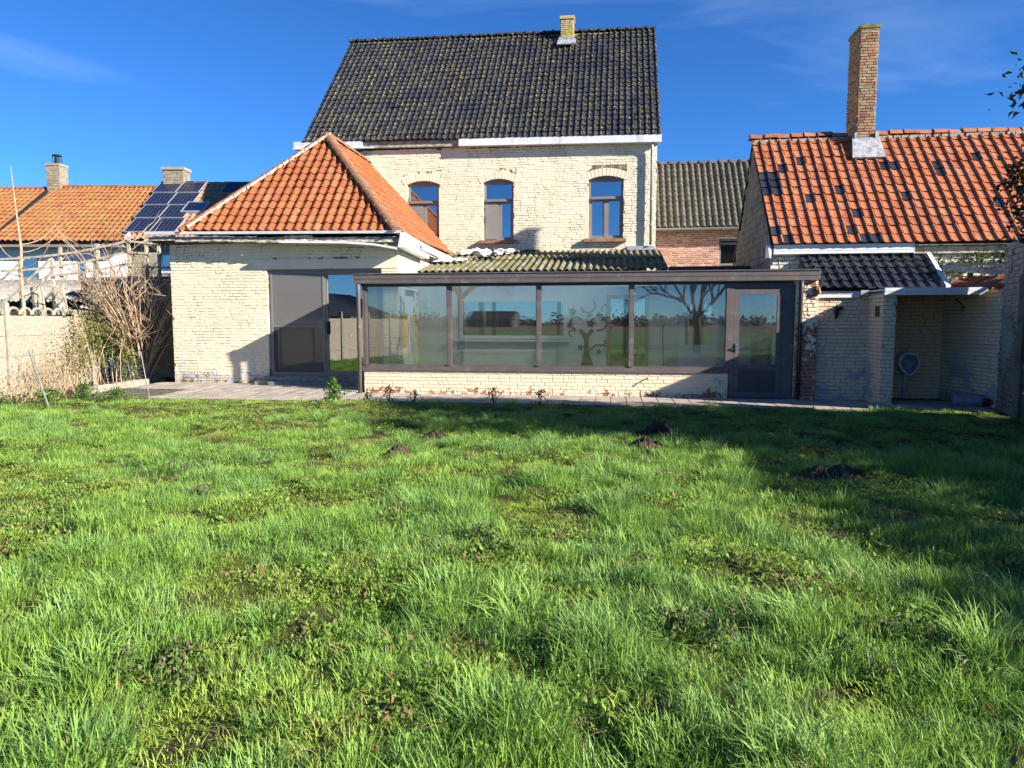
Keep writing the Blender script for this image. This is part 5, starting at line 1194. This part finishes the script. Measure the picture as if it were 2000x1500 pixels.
# young tree and bare shrub on the left
R_ = random.Random(21); yt = top('sapling', 'thin bare sapling rising above the pebbled wall', 'tree', (-12.55, 18.2, 0), False)
m = MB(); m.tube([(-12.55, 18.2, 0), (-12.5, 18.2, 1.6), (-12.52, 18.2, 2.8), (-12.48, 18.2, 3.4), (-12.55, 18.2, 4.3), (-12.62, 18.2, 5.45)], [.05, .045, .04, .03, .018, .006], 7); m.build('trunk', TWIG, yt)
m = MB()
for z, dx, dy in ((2.3, -1, -.1), (2.5, 1, .1), (2.7, -.9, .3), (2.9, .9, -.2), (3.1, -.6, .2), (3.3, .8, .1), (2.2, 1, -.4), (3.5, .5, .2), (2.6, -.7, -.5)):
    pts = [V((-12.51, 18.2, z))]; d = V((dx, dy, -.1))
    for i in range(8):
        d = (d + V((0, 0, .20 + .03*i)) + V((R_.uniform(-.12, .12), R_.uniform(-.1, .1), 0))).normalized(); pts.append(pts[-1] + d*.20)
    m.tube(pts, [.014*(1-i/10) for i in range(9)], 5, False)
m.build('branches', TWIG, yt)
sh = top('bare_shrub', 'large multi-stemmed bare shrub of tan twigs against the annex corner', 'shrub', (-9.75, 17.9, .05), False)
m = MB(); m2 = MB(); R_ = random.Random(33)
for i in range(95):
    a = R_.uniform(0, 6.28); r0_ = R_.uniform(.0, .22); p = V((-9.42 + math.cos(a)*r0_, 17.9 + math.sin(a)*r0_*.8, .0)); out = R_.uniform(.05, .36)
    d = V((math.cos(a)*out, math.sin(a)*out*.7, 1)); L = R_.uniform(1.9, 3.7); r_ = R_.uniform(.014, .032) if i > 5 else .05; pts = [p]; n = 9
    for k_ in range(n):
        d = (d + V((R_.uniform(-.11, .11) + math.cos(a)*.045, R_.uniform(-.11, .11) + math.sin(a)*.03, 0))).normalized(); pts.append(pts[-1] + d*(L/n))
    m.tube(pts, [r_*(1 - .85*k_/n) for k_ in range(n+1)], 6, False)
    for k_ in range(R_.randint(5, 9)):
        q = R_.choice(pts[3:]); b = R_.uniform(0, 6.28)
        grow(m2, q, (math.cos(b)*.8, math.sin(b)*.8, R_.uniform(.1, 1.1)), r_*.40, R_.uniform(.35, .85), 1, R_, .08, .5, (1, 3), .6, 4, .16, None, 4)
m.build('stems', TWIG, sh); m2.build('twigs', TWIG_P, sh)
R_ = random.Random(5)
def stems(m, n, cx, cy, sx, sy, h0, h1, rr, lean=.25, tips=None, z=.04):
    for i in range(n):
        p = V((cx + R_.gauss(0, sx), cy + R_.gauss(0, sy), z)); d = V((R_.uniform(-lean, lean), R_.uniform(-lean, lean), 1)); L = R_.uniform(h0, h1); pts = [p]
        for k_ in range(5):
            d = (d + V((R_.uniform(-.15, .15), R_.uniform(-.15, .15), 0))).normalized(); pts.append(pts[-1] + d*L/5)
            if tips is not None and k_ > 0: tips.append(pts[-1])
        m.tube(pts, [rr*(1-.15*k_) for k_ in range(6)], 4, False)
def bush(name, label, n, cx, cy, sx, sy, h0, h1, rr, mat, lmat, per, lsize, seed, cat='shrub', lean=.25, sp=.10):
    t = top(name, label, cat, (cx, cy, .02), False); m = MB(); tips = []
    stems(m, n, cx, cy, sx, sy, h0, h1, rr, lean, tips); m.build('stems', mat, t)
    if per:
        g = np.random.default_rng(seed); P = np.concatenate([np.array(p) + g.normal(size=(per, 3))*sp for p in tips]); leaves('leaves', P, lsize, lmat, t, seed)
bush('rose_bush', 'green leaved rose bush beside the bare shrub', 16, -10.05, 17.1, .24, .3, 1.0, 1.9, .012, TWIG, L_BUSH, 20, .08, 1)
bush('leafy_shrub', 'sparse yellow green shrub in front of the pebbled wall', 12, -10.0, 16.2, .25, .35, .8, 1.55, .010, TWIG, L_BUSH, 12, .065, 2)
bush('dead_shrub', 'tangle of grey brown dead stems along the pebbled wall', 90, -9.75, 15.0, .28, .55, .5, 1.25, .007, TWIG_P, L_BUSH, 2, .04, 3, lean=.6)
bush('dead_shrub', 'low heap of dry straw stems at the left edge of the lawn', 80, -9.35, 13.6, .35, .45, .25, .65, .006, STEM_DRY, L_BUSH, 1, .04, 4, lean=1.1)
bush('ivy_plant', 'dark ivy climbing at the foot of the bare shrub', 10, -9.55, 17.6, .12, .15, .4, 1.0, .006, TWIG, L_IVY, 22, .07, 6)
# ivy on the barn wall
t = top('ivy_plant', 'patch of ivy on the barn wall behind the timber lean-to', 'ivy', (6.9, 15.45, 2.2)); g = np.random.default_rng(4)
P = np.concatenate([np.stack([g.normal(c, s_, n), g.normal(15.44, .03, n), g.normal(z, sz, n)], 1) for c, s_, z, sz, n in ((6.45, .1, 2.68, .14, 150), (6.95, .12, 2.66, .12, 170), (7.25, .08, 2.80, .10, 90), (7.9, .25, 2.7, .25, 500), (6.15, .06, 2.5, .10, 60))]); leaves('leaves', P, .075, L_IVY, t, 4)
# dock plant and weeds at the paving edge
def dock(name, label, x, y, h, n, ls, seed, mat=None, w=.12):
    t = top(name, label, 'weed', (x, y, 0), False); g = np.random.default_rng(seed); m = MB(); P = []
    for i in range(4):
        a = g.uniform(0, 6.28); p = [V((x, y, 0)), V((x + math.cos(a)*.03, y + math.sin(a)*.03, h*.5)), V((x + math.cos(a)*w*.4, y + math.sin(a)*w*.4, h*g.uniform(.8, 1.05)))]; m.tube(p, [.007, .006, .003], 5, False)
    m.build('stems', mat or L_DOCK, t); z = g.uniform(.05, 1, n); P = np.stack([x + g.normal(0, w, n)*(1.15-z), y + g.normal(0, w, n)*(1.15-z), z*h], 1); leaves('leaves', P, ls, mat or L_DOCK, t, seed, upbias=.5)
dock('nettle_plant', 'bushy bright green weed at the paving edge by the downpipe', -3.35, 13.2, .46, 260, .085, 1)
dock('nettle_plant', 'green weed clump at the left end of the paving', -8.1, 13.35, .36, 240, .07, 2, w=.18)
dock('nettle_plant', 'weeds spilling from the bed onto the lawn beside the wire netting', -7.6, 13.5, .26, 260, .06, 9, w=.26)
dock('nettle_plant', 'leafy weeds at the foot of the pebbled wall', -9.1, 12.3, .34, 300, .07, 10, w=.3)
dock('nettle_plant', 'low weeds growing from the bed beside the leaning pole', -8.6, 13.0, .30, 260, .07, 3, w=.24)
L_WEED = m_leaf('dark_weed_leaf', (.04, .07, .02), (.09, .10, .04), .5, .3)
for i, (x, lb) in enumerate(((-2.75, 'small dark weed right of the bushy green weed'), (-2.35, 'tall thin dark weed before the dwarf wall'), (-1.85, 'spindly dark weed below the first pane'), (-.35, 'small weed on the paving edge below the second pane'), (.52, 'short stalky weed on the paving edge below the tree sticker'))):
    dock('paving_weed', lb, x, 13.12 - .13*x*.9 + .0, .26 + .06*(i % 2), 90, .05, 40+i, L_WEED, .11)
# leaning pole and wire netting
m = MB(); m.tube([(-8.16, 12.4, -.05), (-8.68, 12.7, 1.02)], .018, 8); o = m.build('leaning_pole', m_simple('grey_metal_pole', (.16, .16, .155), .6, .3, .2), None, False); setprops(o, 'grey metal pole leaning left at the edge of the lawn', 'pole')
wf = top('wire_fence', 'sagging wire netting between two thin posts at the bed', 'fence', (-7.9, 14.3, 0), False)
for x, y, dx in ((-8.61, 14.5, -.05), (-7.24, 14.05, -.17)):
    m = MB(); m.tube([(x, y, -.05), (x+dx, y+.05, .95)], .011, 6); m.build('post', m_simple('thin_zinc_post', (.20, .20, .19), .6), wf)
m = MB()
for i in range(15):
    t = i/14; m.tube([(-8.61 + 1.37*t, 14.5-.45*t, .02), (-8.65 + 1.27*t, 14.55-.45*t, .82 + .05*math.sin(t*6))], .0022, 3, False)
for j_ in range(9): m.tube([(-8.61 - .05*j_/9 + (1.37 - .1*j_/9)*t, 14.5 - .45*t, .05 + .09*j_ + .04*math.sin(t*5+j_)) for t in (0, .25, .5, .75, 1)], .0022, 3, False)
m.build('netting', ZINC, wf)

# ------------------------------------------------------------------ molehills
MOLES = [(2.0, 9.55, .28, .16, 'tall dark molehill in front of the conservatory door'), (1.62, 8.45, .30, .13, 'second dark molehill just before the tall one'), (-1.33, 8.10, .22, .13, 'grey brown crumbly molehill left of the lawn centre'), (3.24, 6.9, .36, .10, 'wide flat molehill at the edge of the shade'), (-1.06, 9.4, .26, .09, 'low dark earth patch left of centre near the paving'), (-3.6, 7.4, .14, .05, 'tiny molehill on the left of the lawn')]
for i, (x, y, r_, h, lb) in enumerate(MOLES):
    m = MB(); z0 = float(hgt(np.array(x), np.array(y)))
    m.grid(lambda s, t: V((x + (s-.5)*2.6*r_, y + (t-.5)*2.4*r_, z0 - .04 + max(0, (h+.05)*math.exp(-((s-.5)**2 + (t-.5)**2)*11)*(1 + .9*mnoise.noise(V((s*5, t*5, i)))) + .03*mnoise.noise(V((s*17, t*17, i))) + .02*mnoise.noise(V((s*37, t*37, i)))))), 44, 44)
    for k_ in range(40):
        a = R_.uniform(0, 6.28); q = R_.uniform(0, r_*1.15); c = V((x + math.cos(a)*q, y + math.sin(a)*q, z0 + .01 + (h)*math.exp(-(q/r_)**2*1.7))); s_ = R_.uniform(.01, .035)
        m.add([c + V(p)*s_*R_.uniform(.7, 1.2) for p in ((1, 0, 0), (0, 1, 0), (-1, 0, 0), (0, -1, 0), (0, 0, 1), (0, 0, -1))], [(0, 1, 4), (1, 2, 4), (2, 3, 4), (3, 0, 4), (1, 0, 5), (2, 1, 5), (3, 2, 5), (0, 3, 5)])
    o = m.build('molehill', SOIL, None, False); setprops(o, lb, 'molehill', 'molehills on the lawn')

# ------------------------------------------------------------------ grass and low weeds
def blades(n, rad, h0, h1, w, lean, seed, flat=0.):
    g = np.random.default_rng(seed); a = g.uniform(0, 2*np.pi, n); r_ = rad*np.sqrt(g.uniform(0, 1, n)); bx = r_*np.cos(a); by = r_*np.sin(a)
    az = a + g.normal(0, .9, n); L = g.uniform(h0, h1, n); le = np.clip(g.normal(lean, lean*.5, n), .02, 1.6); wd = w*g.uniform(.7, 1.2, n)
    dx, dy = np.cos(az), np.sin(az); px, py = -dy, dx; V_ = []
    for t, ww in ((0, .8), (.4, 1.), (.75, .7), (1, 0)):
        ho = L*le*t**1.8; zz = L*t*np.sqrt(np.clip(1 - (le*t**.8*.62)**2, .08, 1)) - .01
        cx, cy = bx + dx*ho, by + dy*ho
        if ww: V_ += [np.stack([cx - px*wd*ww/2, cy - py*wd*ww/2, zz], 1), np.stack([cx + px*wd*ww/2, cy + py*wd*ww/2, zz], 1)]
        else: V_ += [np.stack([cx, cy, zz], 1)]
    v = np.stack(V_, 1).reshape(-1, 3); i = np.arange(n)*7
    f = np.concatenate([np.stack([i+p, i+q, i+r2], 1) for p, q, r2 in ((0, 1, 3), (0, 3, 2), (2, 3, 5), (2, 5, 4), (4, 5, 6))])
    return v, f, np.repeat(g.uniform(.001, .999, n)*.6, 7)
G1 = m_leaf('meadow_grass', (.13, .26, .038), (.30, .465, .09), .6, .33, 1.3, ((.40, .34, .12), .9, .64))
G2 = m_leaf('blue_green_grass', (.115, .235, .052), (.255, .43, .115), .55, .32, 1.7)
G3 = m_leaf('short_yellow_grass', (.18, .285, .035), (.36, .46, .08), .6, .33, 2.2, ((.40, .31, .12), 2.0, .58))
G4 = m_leaf('dry_straw_blade', (.34, .27, .12), (.45, .37, .18), .6, .3)
G5 = m_leaf('clover_weed', (.11, .21, .03), (.25, .38, .07), .55, .4, 4.)
G6 = m_leaf('dead_nettle_leaf', (.07, .12, .03), (.14, .18, .05), .5, .35)
G7 = m_leaf('purple_bloom', (.16, .09, .13), (.27, .18, .22), .6, .3)
G8 = m_leaf('brown_litter', (.10, .065, .03), (.22, .15, .07), .8, .1)
def coll(name, defs):
    c = bpy.data.collections.new(name)
    for k_, (v, f, t, mat) in enumerate(defs): c.objects.link(bpy.data.objects.new('%s_%02d' % (name, k_), arr_mesh(name, v, f, mat, False, t)))
    return c
def scatter(name, P, rot, scl, idx, c, label=None, cat=None):
    n = len(P); me = bpy.data.meshes.new(name); me.vertices.add(n); me.vertices.foreach_set('co', np.asarray(P, np.float32).ravel())
    at = me.attributes.new('rot', 'FLOAT_VECTOR', 'POINT'); at.data.foreach_set('vector', np.asarray(rot, np.float32).ravel())
    at = me.attributes.new('scl', 'FLOAT_VECTOR', 'POINT'); at.data.foreach_set('vector', np.asarray(scl, np.float32).ravel())
    at = me.attributes.new('idx', 'INT', 'POINT'); at.data.foreach_set('value', np.asarray(idx, np.int32))
    o = bpy.data.objects.new(name, me); place(o, (0, 0, 0), None, False); setprops(o, label, cat, None, 'stuff')
    ng = bpy.data.node_groups.new(name, 'GeometryNodeTree'); ng.interface.new_socket('Geometry', in_out='INPUT', socket_type='NodeSocketGeometry'); ng.interface.new_socket('Geometry', in_out='OUTPUT', socket_type='NodeSocketGeometry')
    N = ng.nodes; gi = N.new('NodeGroupInput'); go = N.new('NodeGroupOutput'); ip = N.new('GeometryNodeInstanceOnPoints'); ci = N.new('GeometryNodeCollectionInfo')
    ci.inputs['Collection'].default_value = c; ci.inputs['Separate Children'].default_value = True; ci.inputs['Reset Children'].default_value = True
    def na(t, s): q = N.new('GeometryNodeInputNamedAttribute'); q.data_type = t; q.inputs[0].default_value = s; return q.outputs['Attribute']
    lk = ng.links.new; m2p = N.new('GeometryNodeMeshToPoints'); lk(gi.outputs[0], m2p.inputs[0]); lk(m2p.outputs[0], ip.inputs['Points']); lk(ci.outputs[0], ip.inputs['Instance']); ip.inputs['Pick Instance'].default_value = True
    lk(na('INT', 'idx'), ip.inputs['Instance Index']); lk(na('FLOAT_VECTOR', 'rot'), ip.inputs['Rotation']); lk(na('FLOAT_VECTOR', 'scl'), ip.inputs['Scale']); lk(ip.outputs[0], go.inputs[0])
    md = o.modifiers.new('scatter', 'NODES'); md.node_group = ng; return o
defs = []
for k_ in range(4): defs.append((*blades(125, .16, .022, .072, .0042, .85, 100+k_), G1))        # 0-3 carpet
for k_ in range(3): defs.append((*blades(120, .16, .015, .050, .0040, .85, 110+k_), G3))        # 4-6 short yellowish carpet
for k_ in range(3): defs.append((*blades(120, .16, .022, .075, .0042, .95, 120+k_), G2))        # 7-9 bluish carpet
for k_ in range(5): defs.append((*blades(120, .10, .06, .155, .0046, .72, 130+k_), (G1, G2)[k_ % 2]))   # 10-14 fanning tufts
for k_ in range(3): defs.append((*blades(90, .13, .05, .13, .0046, 1.15, 140+k_), (G2, G1, G1)[k_]))   # 15-17 bent-over tufts
for k_ in range(2): defs.append((*blades(26, .16, .04, .13, .0036, 1.4, 150+k_), G4))          # 18-19 dead thatch
GC = coll('grass_clump', defs)
def lawn_pts(N, x0, x1, y0, y1, dens):
    x = nrg.uniform(x0, x1, N); y = nrg.uniform(y0, y1, N); d = np.hypot(x, y); keep = nrg.uniform(0, 1, N) < dens(d, y); x, y = x[keep], y[keep]
    fv = farm_v(x, y); edge = 13.02 + .22*(fbm(x*1.3, y*1.3, 31)-.5)
    ok = (fv < edge) & (x < 7.85) & (x > -9.6 + .35*np.maximum(0, y-11)*(y > 11)) & ~((x*CA - y*SA > 6.3) & (fv > 12.9))
    for mx_, my_, mr, mh, _ in MOLES: ok &= np.hypot((x-mx_)/1.1, y-my_) > mr*.80*(.75 + .5*vnoise(x*9, y*9, 3))
    return x[ok], y[ok]
def tallness(x, y):
    return fbm(x*2.3, y*2.3, 51, 3) + .30*(fbm(x*.55, y*.55, 61, 2)-.5) - .16*np.exp(-((x+.8)**2/2.2 + (y-3.0)**2/.7)) - .06*np.exp(-((x+3.2)**2/1.5 + (y-5.2)**2/1.2)) + .06*np.exp(-((x-1.0)**2/3 + (y-4.6)**2/3)) - .10*np.clip((y-8)/3, 0, 1)
GX = []
def emit(x, y, idx, s, sz, tl):
    n = len(x); sw = fbm(x*.8, y*.8, 91, 2)*12.6
    GX.append((np.stack([x, y, hgt(x, y)], 1), np.stack([nrg.normal(0, .14, n) + tl*np.cos(sw), nrg.normal(0, .14, n) + tl*np.sin(sw), nrg.uniform(0, 6.28, n)], 1), np.stack([s, s, s*sz], 1), idx))
x, y = lawn_pts(46000, -9.7, 7.9, -9, 13.6, lambda d, yy: np.where(yy < 1.2, .22, np.clip(1.3*np.exp(-d/11), .42, 1.)))
T = tallness(x, y); n = len(x); bl = fbm(x*1.2 + 7, y*1.2, 71, 3) + .12*(nrg.uniform(0, 1, n)-.5); bare = fbm(x*1.9, y*1.9, 81, 3) + .25*(vnoise(x*6, y*6, 5)-.5)
keep = ~((bare > .69) & (nrg.uniform(0, 1, n) < .6)); x, y, T, bl = x[keep], y[keep], T[keep], bl[keep]; n = len(x)
idx = np.where(T + .1*(nrg.uniform(0, 1, n)-.5) < .495, nrg.integers(4, 7, n), np.where(bl > .53, nrg.integers(7, 10, n), nrg.integers(0, 4, n)))
s = nrg.uniform(.8, 1.2, n); emit(x, y, idx, s, .5 + 1.4*np.clip((T-.38)/.3, 0, 1.1), .10)
x, y = lawn_pts(13000, -9.7, 7.9, -6, 13.4, lambda d, yy: np.where(yy < 1.2, .25, np.clip(1.3*np.exp(-d/12), .5, 1.)))
T = tallness(x, y); n = len(x); keep = nrg.uniform(0, 1, n) < np.clip((T-.44)/.16, .03, 1); x, y, T = x[keep], y[keep], T[keep]; n = len(x)
emit(x, y, np.where(nrg.uniform(0, 1, n) < .62, nrg.integers(10, 15, n), nrg.integers(15, 18, n)), nrg.uniform(.55, 1.2, n)*(.75 + .5*np.clip((T-.45)/.2, 0, 1)), nrg.uniform(.8, 1.1, n), .22)
x, y = lawn_pts(2600, -9.7, 7.9, 1.5, 13.2, lambda d, yy: np.clip(1.2*np.exp(-d/9), .3, 1.)); n = len(x)
emit(x, y, nrg.integers(18, 20, n), nrg.uniform(.6, 1.2, n), nrg.uniform(.4, .9, n), .1)
scatter('grass', *[np.concatenate([q[i] for q in GX]) for i in range(4)], GC, 'uneven green lawn grass in tufts and short mossy patches', 'grass')
# clover and other low leaves between the grass
g = np.random.default_rng(77)
def rosette(n, rad, size, seed, h=.05):
    q = np.random.default_rng(seed); a = q.uniform(0, 6.28, n); r2 = rad*np.sqrt(q.uniform(0, 1, n)); return leafmesh(np.stack([r2*np.cos(a), r2*np.sin(a), q.uniform(.004, h, n)], 1), size, seed, .6, .4)
defs = [(*rosette(30, .09, .020, 200+k_), G5) for k_ in range(3)] + [(*rosette(16, .08, .032, 210+k_, .04), G5) for k_ in range(2)] + [(*rosette(14, .12, .035, 220+k_, .02), G8) for k_ in range(2)]
WC = coll('low_weed', defs)
x, y = lawn_pts(60000, -9.7, 7.9, -2, 13.6, lambda d, yy: np.where(yy < 1.2, .1, np.clip(1.1*np.exp(-d/7), .2, 1))*.8)
T2 = tallness(x, y); keep = (T2 < .50) & (fbm(x*1.1, y*1.1, 44, 3) > .43); x, y = x[keep], y[keep]; n = len(x); s = nrg.uniform(.7, 1.4, n)
scatter('clover', np.stack([x, y, hgt(x, y)], 1), np.stack([nrg.normal(0, .1, n), nrg.normal(0, .1, n), nrg.uniform(0, 6.28, n)], 1), np.stack([s, s, s], 1), np.where(nrg.uniform(0, 1, n) < .12, nrg.integers(5, 7, n), nrg.integers(0, 5, n)), WC, 'low clover and moss leaves between the grass', 'ground cover')
# red dead-nettle in bloom, patch by patch
def nettle(seed):
    q = np.random.default_rng(seed); P = []; B = []
    for i in range(9):
        a = q.uniform(0, 6.28); r2 = .10*np.sqrt(q.uniform()); h = q.uniform(.06, .13)
        P += [[r2*np.cos(a) + q.normal(0, .008), r2*np.sin(a) + q.normal(0, .008), h*t] for t in np.linspace(.2, .95, 9)]; B += [[r2*np.cos(a) + q.normal(0, .008), r2*np.sin(a) + q.normal(0, .008), h*q.uniform(.85, 1.08)] for _ in range(7)]
    return P, B
NP = [(-1.54, 3.12, 'purple flowering dead-nettle in the left foreground', .24), (-.12, 4.70, 'pale green dead-nettle tuft with mauve flowers in the lawn centre', .30), (-2.75, 7.7, 'long row of mauve dead-nettle left of centre', .55), (-1.1, 9.25, 'blue violet dead-nettle patch in the lawn shade', .25), (-2.9, 6.1, 'small mauve dead-nettle patch left', .3), (2.35, 4.9, 'few mauve dead-nettle heads right of centre', .3), (3.3, 4.2, 'mauve dead-nettle at the sunny edge on the right', .3), (1.9, 3.1, 'mauve dead-nettle heads in the right foreground', .35), (.9, 3.3, 'single mauve dead-nettle tuft low in the foreground', .15)]
for i, (x, y, lb, r_) in enumerate(NP):
    t = top('dead_nettle', lb, 'wildflower', (x, y, float(hgt(np.array(x), np.array(y)))), False, 'dead-nettles on the lawn'); P = []; B = []; q = np.random.default_rng(i)
    for k_ in range(int(3 + r_*16)):
        a = q.uniform(0, 6.28); r2 = r_*np.sqrt(q.uniform()); p, b = nettle(300 + i*20 + k_); o_ = np.array([x + r2*np.cos(a)*1.3, y + r2*np.sin(a)*.8, float(hgt(np.array(x), np.array(y)))]); P.append(np.array(p) + o_); B.append((np.array(b) + o_)[:int(63*(.15 if i == 1 else .28))])
    leaves('leaves', np.concatenate(P), .030, G6, t, 400+i, aspect=.7)['kind'] = 'stuff'; leaves('flowers', np.concatenate(B), .014, G7, t, 500+i, aspect=.6)['kind'] = 'stuff'

# ------------------------------------------------------------------ far things, mirrored in the windows
g = np.random.default_rng(9); V_ = []; F_ = []
P = []
for i in range(420):
    x = g.uniform(-330, 330); y = -g.uniform(205, 240); r2 = g.uniform(1.0, 2.4); P.append(np.stack([g.normal(x, r2, 60), g.normal(y, 2, 60), np.abs(g.normal(r2*.8, r2*.5, 60))], 1))
v, f, t = leafmesh(np.concatenate(P), 1.1, 1, .8); me = arr_mesh('far_treeline', v, f, m_leaf('winter_trees', (.05, .045, .03), (.09, .085, .05), .8, .1, .05), False, t)
o = bpy.data.objects.new('far_treeline', me); place(o, (0, 0, 0), None, False); setprops(o, 'distant winter tree line beyond the fields', 'trees', None, 'stuff')
for x, y, w, h, lb in ((30, -165, 18, 5, 'distant farm building beyond the fields, right of the mirrored tree'), (-62, -180, 14, 4, 'distant small house on the horizon behind the field')):
    t = top('far_farmhouse', lb, 'house', (x, y, -.18), False, 'distant farms'); m = MB(); m.box(x-w/2, x+w/2, y-4, y+4, -.18, h*.55); m.build('wall', WOOD_DARK, t)  # walls and roof flat dark, the silhouette put into the colour
    m = MB(); m.prism([(x-w/2-.4, y-4.4, h*.551), (x-w/2-.4, y+4.4, h*.551), (x-w/2-.4, y, h*1.2)], (w+.8, 0, 0)); m.build('roof', WOOD_DARK, t)
    for k_ in range(4): q = MB(); q.box(x-w/2 + w*(k_+.35)/4, x-w/2 + w*(k_+.65)/4, y+4.001, y+4.06, .6, h*.4); q.build('window', BLACK, t)
